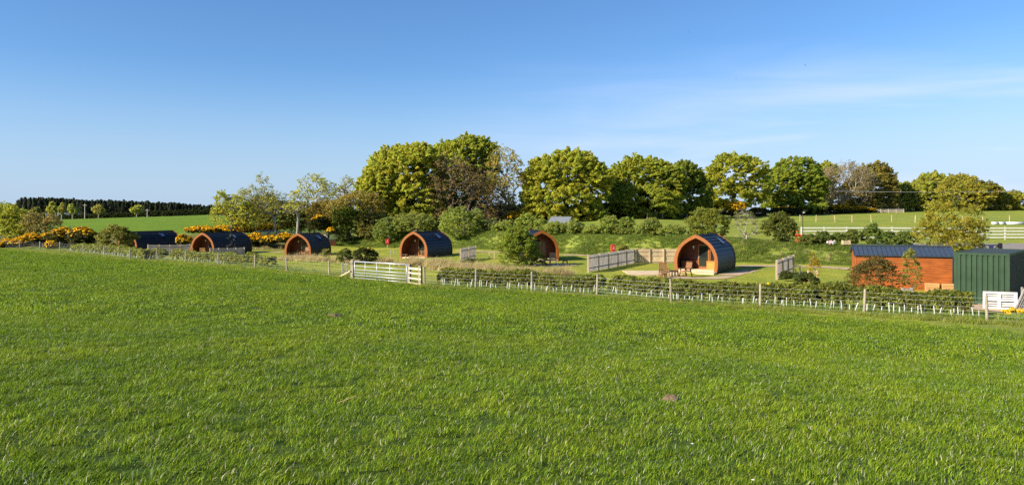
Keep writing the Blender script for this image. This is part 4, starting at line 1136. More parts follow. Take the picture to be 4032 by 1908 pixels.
def along(pts, n, off0, off1, rg):
    """random points beside a polyline, off = metres beyond it (away from the camera)"""
    P_ = np.array([(p[0], p[1]) for p in pts]); seg = np.diff(P_, axis=0); ln = np.linalg.norm(seg, axis=1)
    i = rg.choice(len(seg), n, p=ln / ln.sum()); t = rg.uniform(size=(n, 1)); q = P_[i] + seg[i] * t
    nn = np.stack([-seg[i][:, 1], seg[i][:, 0]], 1) / ln[i][:, None]; nn *= np.sign(nn[:, 1:2])
    return q + nn * rg.uniform(off0, off1, (n, 1))
FPTS = [LP0] + LP + [gr_] + RP2
FPTS = FPTS + [FPTS[-1] + (FPTS[-1] - FPTS[-2])]
rg = np.random.default_rng(21)
q = along(FPTS, 2300, -1.3, .7, rg); q2 = along(RP2, 900, .1, 1.4, rg); q3 = along(LP, 1100, .1, 2.2, rg)
qq = np.concatenate([q, q2, q3]); keep = np.ones(len(qq), bool)
g0, g1 = np.array(gl)[:2], np.array(gr_)[:2]; gd_ = (g1 - g0) / np.linalg.norm(g1 - g0)
tt = (qq - g0) @ gd_; keep = ~((tt > -.2) & (tt < np.linalg.norm(g1 - g0) + .3) & (np.abs((qq - g0) @ np.array([-gd_[1], gd_[0]])) < .5))
qq = qq[keep]; d_ = vnoise(qq[:, 0], qq[:, 1], 1.7, 3)
scatter('verge_grass', onz(qq[:, 0], qq[:, 1], -.02), .5 + .35 * (d_ + 1) * rg.uniform(.5, 1.2, len(qq)), verge_t, 21)
# bank and rough sward
N = 9000; bx = rg.uniform(-30, 46, N); bd = rg.uniform(-.2, 7.2, N); by = np.interp(bx, BX, BY) + bd
k = np.abs(bx) < .76 * by; bx, by = bx[k], by[k]; d_ = vnoise(bx, by, 1.5, 5)
scatter('bank_grass', onz(bx, by, -.03), np.clip(.55 + .40 * (d_ + .6) * rg.uniform(.6, 1.3, len(bx)), .3, 1.5), bank_t, 22)
N = 300; bx = rg.uniform(-4, 32, N); bd = rg.uniform(1.0, 5.5, N); by = np.interp(bx, BX, BY) + bd
k = vnoise(bx, by, 2.6, 9) > .35; 
scatter('dry_bank_grass', onz(bx[k], by[k], -.03), rg.uniform(.35, .6, k.sum()), dry_t, 23)
# dry beige grass between the field gate and the pods
def strip(uv, n, wd, rg):
    P_ = [gd(*z) for z in uv]; return along(P_, n, -wd, wd, rg)
qa = strip([(1110, 1024), (1200, 1026), (1300, 1030), (1420, 1034), (1560, 1038)], 520, 1.3, rg)
qb = strip([(1540, 1036), (1660, 1046), (1780, 1062), (1900, 1076)], 640, 1.7, rg)
qc = strip([(1900, 1074), (2000, 1080), (2120, 1088), (2250, 1090)], 300, 1.1, rg)
qq = np.concatenate([qa, qb, qc]); k = vnoise(qq[:, 0], qq[:, 1], 1.4, 8) > -.1; qq = qq[k]
scatter('dry_grass', onz(qq[:, 0], qq[:, 1], -.03), rg.uniform(.3, 1.0, len(qq)) ** 1.2 * 1.35, dry_t + verge_t[:2], 24)
# rough ground behind the long pods
N = 1500; x = rg.uniform(-75, -28, N); y = rg.uniform(102, 118, N); k = (x / y < -.26); x, y = x[k], y[k]
scatter('rough_grass', onz(x, y, -.03), rg.uniform(.4, .9, len(x)), verge_t + dry_t[:1], 25)
# mown lawn
N = 4200; y = rg.uniform(44, 100, N); x = rg.uniform(-.62, .72, N) * y
s_ = .6 * x + .8 * y; k = (s_ > 38.6) & (y < np.interp(x, BX, BY) - .5)
x, y = x[k], y[k]
def clear_of(x, y):
    ok = np.ones(len(x), bool)
    for r_ in (pod1, pod2, pod3, pod4, pod5, pod6):
        c, s = math.cos(-r_.rotation_euler.z), math.sin(-r_.rotation_euler.z); dx, dy = x - r_.location.x, y - r_.location.y
        lx, ly = dx * c - dy * s, dx * s + dy * c
        ok &= ~((np.abs(lx) < 2.2) & (ly > -2.4) & (ly < 8.2))
    for o in [o for o in COL.objects if o.name.split('.')[0] in ('path', 'gravel_pad')]:
        m_ = np.empty(len(o.data.vertices) * 3, np.float32); o.data.vertices.foreach_get('co', m_); c_ = m_.reshape(-1, 5, 3)[:, 2, :2]
        for a in c_: ok &= (x - a[0]) ** 2 + (y - a[1]) ** 2 > 1.9
    dx, dy = x - dk.location.x, y - dk.location.y
    ok &= ~((np.abs(dx) < 3.4) & (dy > -4.5) & (dy < 5)); return ok
k = clear_of(x, y); x, y = x[k], y[k]
scatter('lawn_grass', onz(x, y, -.005), rg.uniform(.6, 1.2, len(x)), lawn_t, 26)
q = along(RP2, 420, .25, 1.5, rg); q2 = along(LP, 260, .3, 1.6, rg); qq = np.concatenate([q, q2])
scatter('daffodil_leaves', onz(qq[:, 0], qq[:, 1], -.02), rg.uniform(.55, 1.2, len(qq)), strap_t, 27)
# daisies in the field
dm_ = MB()
for a in range(5):
    t = a * 2 * math.pi / 5; c, s = math.cos(t), math.sin(t); dm_.add([(0, 0, .075), (c * .012 - s * .006, s * .012 + c * .006, .08), (c * .017, s * .017, .078), (c * .012 + s * .006, s * .012 - c * .006, .08)], [(0, 1, 2, 3)])
dd = dm_.build('daisy', mat('daisy_white', (.75, .75, .72), .7)); COL.objects.unlink(dd)
x, y = field_pts(4, 30, .35, seed=9); k = vnoise(x, y, 2.2, 12) > .25; x, y = x[k], y[k]
scatter('daisies', onz(x, y, .022), rg.uniform(.55, .9, len(x)), [dd], 28)
straw = MB().bar((0, 0, .07), (.16, .10, .11), .010, .008).bar((.16, .10, .11), (.22, .125, .10), .008, .006).build('straw_stalk', mat('straw', (.60, .42, .16), .8)); p = gd(1330, 1610); straw.location = p
tag(straw, 'single pale straw stalk lying on the grass in the near field', 'straw')

SOIL = mat('bare_soil', (.16, .105, .065), 1, .4, (18, 18, 18), .6)
for u, v, r_, lb in ((2640, 1576, .10, 'small brown molehill in the near right of the field'), (1312, 1244, .16, 'flat brown molehill far out in the field, left of centre')):
    p = gd(u, v); rg = np.random.default_rng(int(u)); m = MB(); vs_ = [(0, 0, .075)]; n_ = 18
    for ring, zz in ((.35, .095), (.7, .06), (1.0, -.02)):
        for i in range(n_):
            a = 2 * math.pi * i / n_; q = r_ * ring * rg.uniform(.8, 1.2); vs_.append((math.cos(a) * q * 1.3, math.sin(a) * q, zz * .75 * rg.uniform(.8, 1.25)))
    m.add(vs_, [(0, 1 + i, 1 + (i + 1) % n_) for i in range(n_)] + [(1 + j * n_ + i, 1 + (j + 1) * n_ + i, 1 + (j + 1) * n_ + (i + 1) % n_, 1 + j * n_ + (i + 1) % n_) for j in (0, 1) for i in range(n_)])
    o = m.build('molehill', SOIL); o.location = p; tag(o, lb, 'molehill', 'molehills')

# ------------------------------------------------------------------ hedges and tree tubes
def hedge(name, label, pts, off, H, W_, col, per=26, seed=1, leaf=.075, gaps=0.0):
    rg = np.random.default_rng(seed); P_ = np.array([(p[0], p[1]) for p in pts]); seg = np.diff(P_, axis=0); ln = np.linalg.norm(seg, axis=1)
    n = int(ln.sum() * per); i = rg.choice(len(seg), n, p=ln / ln.sum()); q = P_[i] + seg[i] * rg.uniform(size=(n, 1))
    nn = np.stack([-seg[i][:, 1], seg[i][:, 0]], 1) / ln[i][:, None]; nn *= np.sign(nn[:, 1:2])
    hv = H * (1 + .20 * vnoise(q[:, 0], q[:, 1], 1.0, seed) + .10 * vnoise(q[:, 0], q[:, 1], .35, seed + 3)); wv = W_ * (1 + .25 * vnoise(q[:, 1], q[:, 0], 1.3, seed + 1))
    a = rg.uniform(0, math.pi, n); rr = np.sqrt(rg.uniform(.45, 1, n))
    o = np.cos(a) * rr * wv * .55; z = .16 * H + np.sin(a) ** .6 * rr * (hv - .16 * H)
    if gaps:
        k = vnoise(q[:, 0] * .7, q[:, 1] * .7, .8, seed + 8) > -1 + gaps; q, nn, o, z = q[k], nn[k], o[k], z[k]
    xy = q + nn * (off + o)[:, None]; g = h(xy[:, 0], xy[:, 1])
    C = np.concatenate([xy, (g + z)[:, None]], 1); base = np.array([*C[0][:2], g[0]])
    root = empty(name, base); tag(root, label, 'hedge')
    V, Fq, cc = cluster_leaves(C, .15 * rg.uniform(.6, 1.4, len(C)), 16, leaf, leaf * .5, col, up=.45, flat=1.0, cv=.22, lv=.25, rg=rg)
    np_mesh('foliage', V - base, Fq, LEAF, root, cc)
    m = int(ln.sum() * 5); j = rg.integers(0, len(C), m); tp = C[j] + rg.normal(size=(m, 3)) * .05; bt = tp.copy(); bt[:, :2] += rg.normal(size=(m, 2)) * .10; bt[:, 2] = h(bt[:, 0], bt[:, 1]) - .05
    S = np.concatenate([bt, tp, np.full((m, 1), .012), np.full((m, 1), .005)], 1); V, Fq = tubes(S, 4); np_mesh('stems', V - base, Fq, BARK, root)
    return root
HG = (.29, .31, .06)
hp = [RP[0] + (RP[1] - RP[0]) * .10] + RP[1:-1] + [RP[-2] + (RP[-1] - RP[-2]) * .90]
hedge('hedge', 'low olive-brown hedge behind the white tubes right of the field gate', hp, 1.75, 1.02, 1.25, HG, 190, 4)
hedge('hedge', 'low patchy hedge behind the white tubes left of the field gate', LP[2:10], 1.7, .95, 1.0, HG, 90, 5, leaf=.09)
HC = [P(u, v, 350) for u, v in ((225, 862), (400, 850), (600, 845), (880, 838))]
hedge('hedge', 'dark clipped hedge along the top of the far bright green field', HC, 0, 2.6, 2.6, (.05, .065, .022), 30, 6, leaf=.5)
tube0 = MB(); 
tube0.cyl((0, 0, -.05), (0, 0, .56), .024, .023, 8, cap=False)
tm = tube0.build('tree_guard', TUBEM, smooth=True); tm0 = tm; used_t = [False]
def guards(pts, n, label, group, rg, lean, o0, o1):
    q = along(pts, n * 14, o0, o1, rg); q = q[np.argsort(q[:, 0])]; st_ = len(q) // n
    q = q[[min(len(q) - 1, i * st_ + int(rg.integers(0, st_))) for i in range(n)]]
    for i, (x, y) in enumerate(q):
        if not used_t[0]: o = tm0; used_t[0] = True
        else: o = tm0.copy(); COL.objects.link(o)
        o.location = (x, y, hz(x, y)); o.rotation_euler = (rg.normal() * .05, lean + rg.normal() * .10, rg.uniform(0, 6)); o.rotation_euler = (rg.normal() * .06, lean + rg.normal() * .13, 0)
        o.scale = (1, 1, rg.uniform(.55, 1.0)); tag(o, label, 'tree guard', group)
guards([RP[0] + (RP[1] - RP[0]) * .18] + RP[1:], 112, 'white plastic tree guard under the hedge right of the field gate', 'white tree guards right of the field gate', rg, .05, .40, .75)
guards(LP[2:9], 70, 'white plastic tree guard under the hedge left of the field gate', 'white tree guards left of the field gate', rg, .17, .45, .8)

# ------------------------------------------------------------------ the far conifer wood
def conifers():
    rg = np.random.default_rng(5); Vs = []; Fs = []; Cs = []; off = 0; S = []
    us = np.array([-120, 0, 60, 75, 100, 180, 300, 500, 700, 860, 940]); tv = np.array([812, 808, 806, 788, 784, 782, 789, 794, 804, 817, 832])
    for row in range(4):
        for i in range(120):
            u = -110 + 1045 * (i + rg.uniform(0, 1)) / 120; Y = 470 + row * 16 + rg.uniform(-6, 6)
            x = PX(u, Y); zt = P(0, np.interp(u, us, tv) + rg.normal() * 2.8 + (0 if rg.uniform() < .85 else -3), Y)[2]
            zb = zt - rg.uniform(11, 14); Ht = zt - zb; rr = rg.uniform(1.2, 2.0)
            n = 90; t = rg.uniform(0, 1, n) ** .8; a = rg.uniform(0, 2 * np.pi, n); rad = rr * (1 - t) ** .75 * rg.uniform(.5, 1.1, n) + .12
            C = np.stack([x + np.cos(a) * rad, Y + np.sin(a) * rad, zb + Ht * (.36 + .64 * t)], 1)
            N = unit(np.stack([np.cos(a), np.sin(a), np.full(n, .8)], 1) + rg.normal(size=(n, 3)) * .3)
            col = np.array([.050, .062, .034]) * rg.uniform(.6, 1.5) * np.ones((n, 3)); 
            V, Fq, cc = leaves_at(C, N, .85, .55, col, rg=rg); Vs.append(V); Fs.append(Fq + off); Cs.append(cc); off += len(V)
            S.append([x, Y, zb - 6, x, Y, zt - .5, .28, .06])
    V, Fq = tubes(np.array(S), 4); Vs.append(V); Fs.append(Fq + off); Cs.append(np.tile(np.array([[.10, .072, .055]]), (len(V), 1)))
    o = np_mesh('conifer_wood', np.concatenate(Vs), np.concatenate(Fs), LEAF, None, np.concatenate(Cs)); tag(o, kind='stuff')
conifers()

# ------------------------------------------------------------------ trees
YG, DG, MG, OL, PG = (.272, .288, .042), (.17, .205, .034), (.235, .262, .038), (.21, .19, .05), (.27, .285, .055)
BR = (.17, .125, .06)
GT = 'tall trees in the row behind the pods'
tree('beech_tree', 'broad yellow-green tree at the left end of the tall row', 'tree', 1640, 124, [(1560, 690, 125, 110), (1490, 770, 85, 110), (1640, 660, 105, 85), (1640, 780, 120, 100), (1540, 850, 110, 60), (1600, 870, 110, 50), (1700, 860, 70, 50)], YG, .36, 1.0, seed=1, group=GT, limbs=150, gap=.2)
tree('beech_tree', 'tallest tree with a dark green rounded top behind the bare one', 'tree', 1850, 134, [(1850, 620, 108, 82), (1775, 640, 85, 80), (1895, 690, 70, 80), (1820, 740, 110, 90)], MG, .36, 1.0, seed=2, group=GT, limbs=90, gap=.15)
tree('bare_tree', 'dark brown nearly leafless tree in the middle of the tallest clump', 'tree', 1800, 121, [(1800, 760, 130, 125), (1760, 700, 90, 80), (1860, 800, 110, 90), (1830, 860, 130, 50)], BR, .26, .5, 14, seed=3, group=GT, bare=650, limbs=120, rbase=.42, crad=.08, tip=.018)
tree('wispy_tree', 'windswept half-bare tree with upswept twigs right of the tallest one', 'tree', 1955, 127, [(1985, 670, 70, 85), (1930, 770, 95, 90), (2015, 730, 50, 70), (1960, 830, 100, 55)], (.25, .22, .055), .28, .45, 14, seed=4, group=GT, bare=560, limbs=120, rbase=.40, crad=.08, tip=.018)
tree('beech_tree', 'broad yellow-green domed tree above the grey shelter roof', 'tree', 2215, 128, [(2240, 685, 130, 90), (2150, 720, 95, 95), (2325, 730, 85, 90), (2215, 790, 150, 75), (2110, 800, 60, 70), (2150, 850, 90, 45), (2290, 850, 100, 45)], YG, .36, 1.0, seed=5, group=GT, limbs=110, gap=.12)
tree('beech_tree', 'mid-green spreading tree right of the yellow-green dome', 'tree', 2530, 136, [(2520, 695, 115, 75), (2460, 745, 80, 90), (2610, 730, 90, 85), (2530, 800, 140, 65), (2450, 835, 80, 38), (2590, 835, 100, 38)], MG, .36, 1.0, seed=6, group=GT, limbs=100, gap=.2)
tree('beech_tree', 'dark green tree with ragged right edge before the wide sky gap', 'tree', 2700, 139, [(2690, 700, 70, 60), (2740, 760, 60, 75), (2670, 790, 80, 70), (2740, 820, 60, 36), (2670, 840, 70, 30)], DG, .36, .85, seed=7, group=GT, limbs=100, gap=.5)
tree('beech_tree', 'round gappy yellow-green tree with sky showing through, right of the wide gap', 'tree', 2880, 150, [(2900, 685, 115, 75), (2835, 730, 70, 75), (2965, 730, 75, 75), (2880, 775, 105, 45)], YG, .38, .8, seed=8, group=GT, limbs=170, gap=.62, rbase=.38)
tree('beech_tree', 'bright mid-green upright tree beside the round gappy one', 'tree', 3110, 162, [(3135, 680, 90, 58), (3095, 740, 85, 75), (3180, 740, 75, 70), (3060, 745, 50, 75), (3140, 790, 90, 40), (3080, 815, 80, 26), (3180, 815, 70, 26)], (.20, .24, .036), .38, .9, seed=9, group=GT, limbs=120, gap=.42)
tree('bare_tree', 'pinkish-grey leafless tree with pale forked trunk', 'tree', 3302, 170, [(3330, 715, 100, 72), (3280, 740, 70, 70), (3390, 740, 60, 70)], (.25, .21, .12), .24, .75, 14, seed=10, group=GT, bare=750, limbs=150, bark=BARK_PALE, rbase=.5, crad=.07, utop=3312, vtop=800, tip=.03, expo=.55)
tree('beech_tree', 'olive-brown rounded tree above the small hut and white rails', 'tree', 3437, 174, [(3440, 725, 82, 82), (3390, 765, 85, 65), (3490, 765, 45, 65), (3445, 810, 100, 30)], OL, .36, .85, seed=11, group=GT, bare=260, limbs=140, gap=.35, rbase=.45)
tree('beech_tree', 'small pale yellow tree peeping between the mid-green and leafless trees', 'tree', 3245, 178, [(3250, 690, 50, 48), (3235, 760, 50, 60)], PG, .40, .7, seed=12, group=GT)
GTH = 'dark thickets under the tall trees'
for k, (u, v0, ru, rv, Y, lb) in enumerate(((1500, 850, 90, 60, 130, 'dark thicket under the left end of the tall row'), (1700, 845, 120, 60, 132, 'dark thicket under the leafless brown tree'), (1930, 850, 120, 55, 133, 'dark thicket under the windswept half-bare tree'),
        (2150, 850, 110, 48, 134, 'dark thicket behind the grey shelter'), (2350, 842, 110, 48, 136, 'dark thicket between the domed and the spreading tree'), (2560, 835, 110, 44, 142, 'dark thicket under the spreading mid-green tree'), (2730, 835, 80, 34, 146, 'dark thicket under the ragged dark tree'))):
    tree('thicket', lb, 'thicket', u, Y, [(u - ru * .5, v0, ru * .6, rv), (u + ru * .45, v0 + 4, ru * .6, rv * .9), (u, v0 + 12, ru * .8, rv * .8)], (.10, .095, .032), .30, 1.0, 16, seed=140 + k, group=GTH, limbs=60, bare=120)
G2 = 'lower windblown trees on the right skyline'
tree('beech_tree', 'low flat-topped pale tree with leaning pinkish trunk beside the hut', 'tree', 3575, 180, [(3565, 755, 60, 32), (3610, 765, 50, 40), (3545, 795, 45, 38), (3600, 810, 50, 28)], PG, .36, .8, seed=13, group=G2, limbs=110, bark=BARK_PALE, utop=3598, vtop=790, rbase=.5)
tree('beech_tree', 'higher of the two domed trees behind the big hawthorn', 'tree', 3655, 180, [(3668, 725, 62, 42), (3640, 765, 60, 50), (3690, 780, 55, 50), (3660, 815, 60, 28)], PG, .36, .9, seed=14, group=G2, limbs=100, gap=.3)
tree('beech_tree', 'right dome of the two domed trees behind the big hawthorn', 'tree', 3780, 184, [(3780, 735, 75, 40), (3810, 780, 85, 55), (3740, 775, 55, 50), (3790, 818, 95, 26)], (.26, .25, .045), .36, .95, seed=15, group=G2, limbs=100, gap=.25)
tree('beech_tree', 'sloping dark olive tree running down from the right dome', 'tree', 3885, 186, [(3875, 765, 70, 42), (3900, 805, 70, 35), (3880, 822, 80, 20)], (.21, .20, .04), .36, .95, seed=16, group=G2, limbs=80, gap=.3)
tree('beech_tree', 'lowest yellow-green tree at the right edge of the skyline', 'tree', 3985, 188, [(3975, 795, 60, 38), (4030, 800, 55, 38), (3990, 822, 70, 22)], (.27, .265, .045), .36, .9, seed=17, group=G2, limbs=80, gap=.3)
G3 = 'thin trees left of the tall row'
tree('twisted_tree', 'pale forked tree with twisted trunk rising behind the short pod', 'tree', 1168, 108, [(1232, 725, 58, 36), (1300, 742, 30, 24), (1180, 790, 45, 36), (1262, 770, 50, 26), (1160, 778, 22, 18), (1150, 830, 40, 22)], (.28, .29, .06), .22, .38, 12, seed=18, group=G3, bare=300, limbs=130, bark=BARK_PALE, utop=1175, vtop=860, rbase=.20, tip=.022, crad=.07)
tree('wispy_tree', 'slender grey-twigged tree left of the twisted pale one', 'tree', 1090, 112, [(1035, 725, 28, 40), (1000, 785, 60, 50), (1075, 800, 60, 50), (955, 790, 45, 40), (1040, 800, 40, 50)], (.22, .225, .055), .20, .34, 11, seed=19, group=G3, bare=260, limbs=120, bark=BARK_PALE, utop=1078, vtop=860, rbase=.17, tip=.018, crad=.07)
tree('wispy_tree', 'thin grey-green leaning tree left edge of the tall yellow-green one', 'tree', 1372, 116, [(1370, 735, 32, 38), (1355, 785, 45, 50), (1330, 770, 40, 40)], (.23, .235, .07), .20, .36, 11, seed=20, group=G3, bare=200, limbs=90, bark=BARK_PALE, tip=.018, crad=.09)
tree('scrub_tree', 'brownish dense scrub tree below the thin grey-green one', 'tree', 1415, 114, [(1410, 810, 65, 55), (1350, 830, 55, 50), (1460, 820, 50, 55)], (.22, .19, .05), .22, .85, 14, seed=21, bare=160, limbs=100)
tree('scrub_tree', 'sprawling pale green willow at the right edge of the bright far field', 'tree', 910, 110, [(885, 850, 55, 48), (935, 820, 50, 45), (870, 790, 24, 36), (960, 860, 60, 40)], (.27, .285, .045), .20, .85, 14, seed=22, limbs=110, bare=60)
tree('scrub_tree', 'dark tangled bushy tree behind the dark picket fence', 'tree', 1050, 122, [(985, 855, 75, 50), (1090, 850, 85, 58), (1170, 855, 65, 55), (1240, 860, 60, 50), (1040, 815, 60, 40)], (.15, .155, .038), .26, 1.3, 18, seed=23, limbs=70, bare=80)
tree('scrub_tree', 'orange-flecked brown scrub right of the twisted pale tree', 'tree', 1290, 116, [(1270, 845, 60, 58), (1325, 850, 50, 58)], (.20, .165, .04), .24, .9, 15, seed=24, limbs=70, bare=80)
tree('thorn_tree', 'dark green rounded thorn above the small background gate', 'tree', 1375, 112.5, [(1375, 915, 60, 38), (1360, 865, 55, 52), (1405, 880, 48, 50), (1340, 890, 40, 40)], (.11, .145, .026), .22, 1.0, 16, seed=25, limbs=60)
tree('thorn_tree', 'dark brown-green thorn between the background gate and the pod', 'tree', 1450, 112.0, [(1465, 912, 58, 38), (1445, 885, 48, 45), (1490, 880, 40, 45)], (.145, .14, .035), .22, .95, 16, seed=26, limbs=60)
tree('oak_tree', 'big rounded yellow-green tree cut by the left frame edge', 'tree', 30, 104, [(25, 865, 85, 55), (90, 880, 50, 45), (20, 920, 90, 50), (80, 920, 60, 45)], (.23, .245, .035), .22, 1.0, 16, seed=27, limbs=70)
tree('thorn_tree', 'olive-brown leafless-looking thorn beside the big tree at the left edge', 'tree', 175, 102, [(160, 905, 50, 42), (200, 890, 32, 48), (130, 880, 40, 40)], (.19, .16, .05), .18, .75, 13, seed=28, limbs=80, bare=220)
for k, (u, vt, vb, ru, nm, lb, c) in enumerate(((150, 815, 862, 26, 'field_tree', 'leftmost small tree before the conifer wood, two-lobed', (.13, .135, .035)), (205, 793, 858, 22, 'field_tree', 'tallest of the small light trees before the conifer wood', (.21, .22, .05)),
        (243, 796, 856, 15, 'field_tree', 'narrow small tree with pale bare trunk before the conifer wood', (.20, .20, .055)), (286, 802, 852, 20, 'field_tree', 'conical small tree just left of the tall utility pole', (.20, .22, .05)),
        (388, 806, 850, 29, 'field_tree', 'round spreading small tree right of the tall utility pole', (.21, .20, .055)), (538, 807, 846, 30, 'field_tree', 'rightmost flat small tree before the conifer wood', (.20, .21, .05)))):
    Yt_ = 335.0; hm_ = (vb - vt)
    tree(nm, lb, 'tree', u, Yt_, [(u + (k % 3 - 1) * ru * .25, vt + hm_ * .30, ru * .5, hm_ * .26), (u - ru * .42, vt + hm_ * (.46 + .05 * (k % 2)), ru * .45, hm_ * .20), (u + ru * .42, vt + hm_ * (.56 - .06 * (k % 3)), ru * .42, hm_ * .22), (u, vt + hm_ * .60, ru * .5, hm_ * .22)], np.array(c) * 1.35, .5, .6, 14, seed=30 + k, group='small trees before the conifer wood', limbs=20, bark=BARK_PALE)

# ------------------------------------------------------------------ shrubs
HT = (.165, .190, .038)
G4 = 'hawthorn shrubs along the bank top'
for k, (u, vt, ru, Y, c, lb) in enumerate((
        (1530, 850, 58, 108, (.13, .155, .032), 'dark leafy shrub on the bank left of the pod behind the gate'),
        (1640, 838, 85, 107, (.15, .165, .035), 'wide mottled shrub directly behind the ridge of the pod behind the gate'),
        (1820, 812, 76, 100, (.17, .195, .04), 'tallest light green shrub right of the pod behind the gate'),
        (1935, 862, 40, 100, (.11, .12, .04), 'dark twiggy shrub right of the tallest light green one'),
        (2000, 868, 50, 98, (.155, .18, .036), 'medium shrub left of the spiky one behind the round bush'),
        (2078, 838, 46, 96, (.19, .22, .04), 'spiky upright light shrub above the round bush'),
        (2140, 862, 34, 94, (.16, .185, .036), 'narrow shrub hiding the left end of the grey shelter'),
        (2190, 872, 42, 90, (.16, .18, .036), 'low shrub right in front of the grey shelter roof'),
        (2265, 866, 40, 89, (.155, .175, .04), 'bushy low shrub at the right end of the grey shelter'),
        (2333, 886, 30, 87, (.18, .205, .045), 'smallest sparse shrub right of the grey shelter'),
        (2405, 848, 38, 86, (.16, .185, .036), 'upright shrub first of the tall pair behind the fire point'),
        (2470, 850, 40, 85, (.15, .18, .036), 'upright shrub second of the tall pair behind the fire point'),
        (2560, 858, 48, 82, (.15, .17, .036), 'wide shrub above the sunlit tan fence'),
        (2640, 884, 48, 80, (.17, .19, .04), 'low rounded shrub left of the nearest pod ridge'))):
    vb_ = 836 + (CAMZ - hz(PX(u, Y), Y)) / Y * F
    shrub('hawthorn_shrub', lb, 'shrub', u, vt, ru * 1.2, Y, np.array(c) * 1.75, leaf=.13, n=60, k=22, seed=k + 1, group=G4, stems=40, bark=BARK_PALE, lobes=5, tall=1.1, rc=.34)
BT = [(x_, float(np.interp(x_, BX, BY)) + 6.5, 0) for x_ in np.linspace(-18, 21, 14)]
hedge('hedge', 'low continuous leafy hedge along the bank top between the shrubs', BT, 0, .85, 1.6, (.26, .30, .055), 60, 7, leaf=.11, gaps=.35)
shrub('hawthorn', 'broad pale-leaved hawthorn behind the nearest pod ridge', 'shrub', 2790, 818, 100, 77, (.24, .255, .042), leaf=.13, n=66, k=22, seed=31, stems=50, lobes=7, rc=.40)
shrub('bare_thorn', 'silvery leafless thorn with tangled twigs above the nearest pod roof', 'shrub', 2940, 812, 62, 74, (.19, .18, .06), leaf=.10, n=16, k=12, seed=32, stems=90, bark=mat('silver_bark', (.34, .29, .24), .9, .25), lobes=5, bare=420, rc=.28, thin=.5)
shrub('hawthorn', 'dense dark hawthorn left of the red slide', 'shrub', 3072, 832, 78, 73, (.165, .18, .036), leaf=.13, n=66, k=22, seed=33, stems=50, lobes=6, rc=.38)
G5 = 'shrubs before the white rail fence'
for k, (u, vt, ru, Y, c, lb) in enumerate(((3185, 922, 42, 71, (.12, .14, .03), 'dark shrub partly covering the red slide'), (3240, 914, 40, 71.5, (.12, .15, .03), 'shrub just right of the red slide'),
        (3290, 918, 34, 72, (.13, .16, .03), 'bright shrub above the pink cushion'), (3345, 908, 40, 72, (.12, .14, .03), 'shrub above the slatted crate'), (3432, 885, 46, 72, (.13, .165, .032), 'tallest spiky shrub before the white rails'),
        (3500, 912, 46, 71, (.11, .15, .03), 'dark leafy shrub right of the tallest spiky one'), (3570, 905, 46, 70, (.125, .155, .032), 'shrub touching the left side of the big hawthorn'))):
    shrub('hedge_shrub', lb, 'shrub', u, vt, ru, Y, np.array(c) * 1.4, leaf=.12, n=60, k=22, seed=40 + k, group=G5, stems=34, lobes=4, tall=1.1, rc=.30)
tree('hawthorn_tree', 'big spreading hawthorn tree behind the orange shed roof', 'tree', 3735, 60, [(3742, 762, 42, 58), (3705, 840, 56, 50), (3785, 845, 58, 52), (3745, 895, 98, 48), (3645, 910, 36, 36), (3848, 908, 36, 32), (3700, 945, 88, 46), (3790, 945, 80, 46), (3745, 960, 90, 40)], (.26, .245, .042), .13, 1.0, 24, seed=50, limbs=140, rbase=.13, gap=.15)
shrub('round_bush', 'big round green bush hiding the left half of a pod', 'bush', 2045, 886, 92, 65, (.22, .265, .036), vb=1068, leaf=.12, n=75, k=24, seed=51, stems=60, lobes=8, rc=.34)
shrub('leaning_sprig', 'small leafy sprig leaning right from the big round bush', 'bush', 2135, 996, 22, 64.5, (.19, .23, .04), vb=1066, leaf=.11, n=16, k=36, seed=52, stems=14, lobes=2, rc=.2)
shrub('gorse_bush', 'dark gorse bush with yellow tips left above the field gate', 'gorse', 1442, 973, 52, 70, (.06, .075, .02), vb=1034, leaf=.09, n=75, k=24, seed=53, lobes=5, rc=.24, flowers=(.42, .36, .03), ffrac=.28)
shrub('small_bush', 'grey-green bush left of the dark yellow-tipped gorse', 'bush', 1358, 976, 36, 70.5, (.13, .15, .035), vb=1034, leaf=.09, n=34, k=40, seed=54, lobes=4, rc=.22)
shrub('small_bush', 'little pale yellow-green bush at the right flank of the short pod', 'bush', 1287, 979, 19, 82, (.27, .26, .07), vb=1020, leaf=.08, n=30, k=40, seed=55, lobes=3, rc=.2)
shrub('small_bush', 'pale yellow bush right of the fire point above the long picket fence', 'bush', 2455, 968, 26, 78.5, (.30, .27, .06), vb=1008, leaf=.10, n=30, k=36, seed=56, lobes=3, rc=.25)
shrub('hawthorn', 'rounded hawthorn covering the front of the leftmost pod', 'shrub', 462, 886, 82, 91, (.21, .21, .045), vb=990, leaf=.14, n=66, k=22, seed=57, stems=60, lobes=6, rc=.38, bare=60)
shrub('red_leaf_shrub', 'loose shrub with reddish leaves in front of the orange shed', 'shrub', 3448, 1008, 118, 41.5, (.19, .145, .04), vb=1165, leaf=.065, n=80, k=16, rb=.03, seed=58, stems=90, lobes=7, bare=160, rc=.24, thin=.9)
shrub('leafy_sapling', 'thin upright sapling with yellow-green sprigs before the orange shed', 'sapling', 3590, 976, 44, 40.5, (.30, .30, .06), vb=1175, leaf=.055, n=50, k=12, rb=.03, seed=59, stems=50, lobes=3, rc=.13, tall=1.4, thin=.55)
shrub('leafy_sapling', 'staked young tree with yellow leaves near the orange shed', 'sapling', 3206, 988, 28, 48.8, (.42, .31, .03), vb=1117, leaf=.06, n=46, k=10, rb=.028, seed=60, stems=16, bark=BARK_PALE, lobes=2, rc=.14, tall=.5, thin=.85)
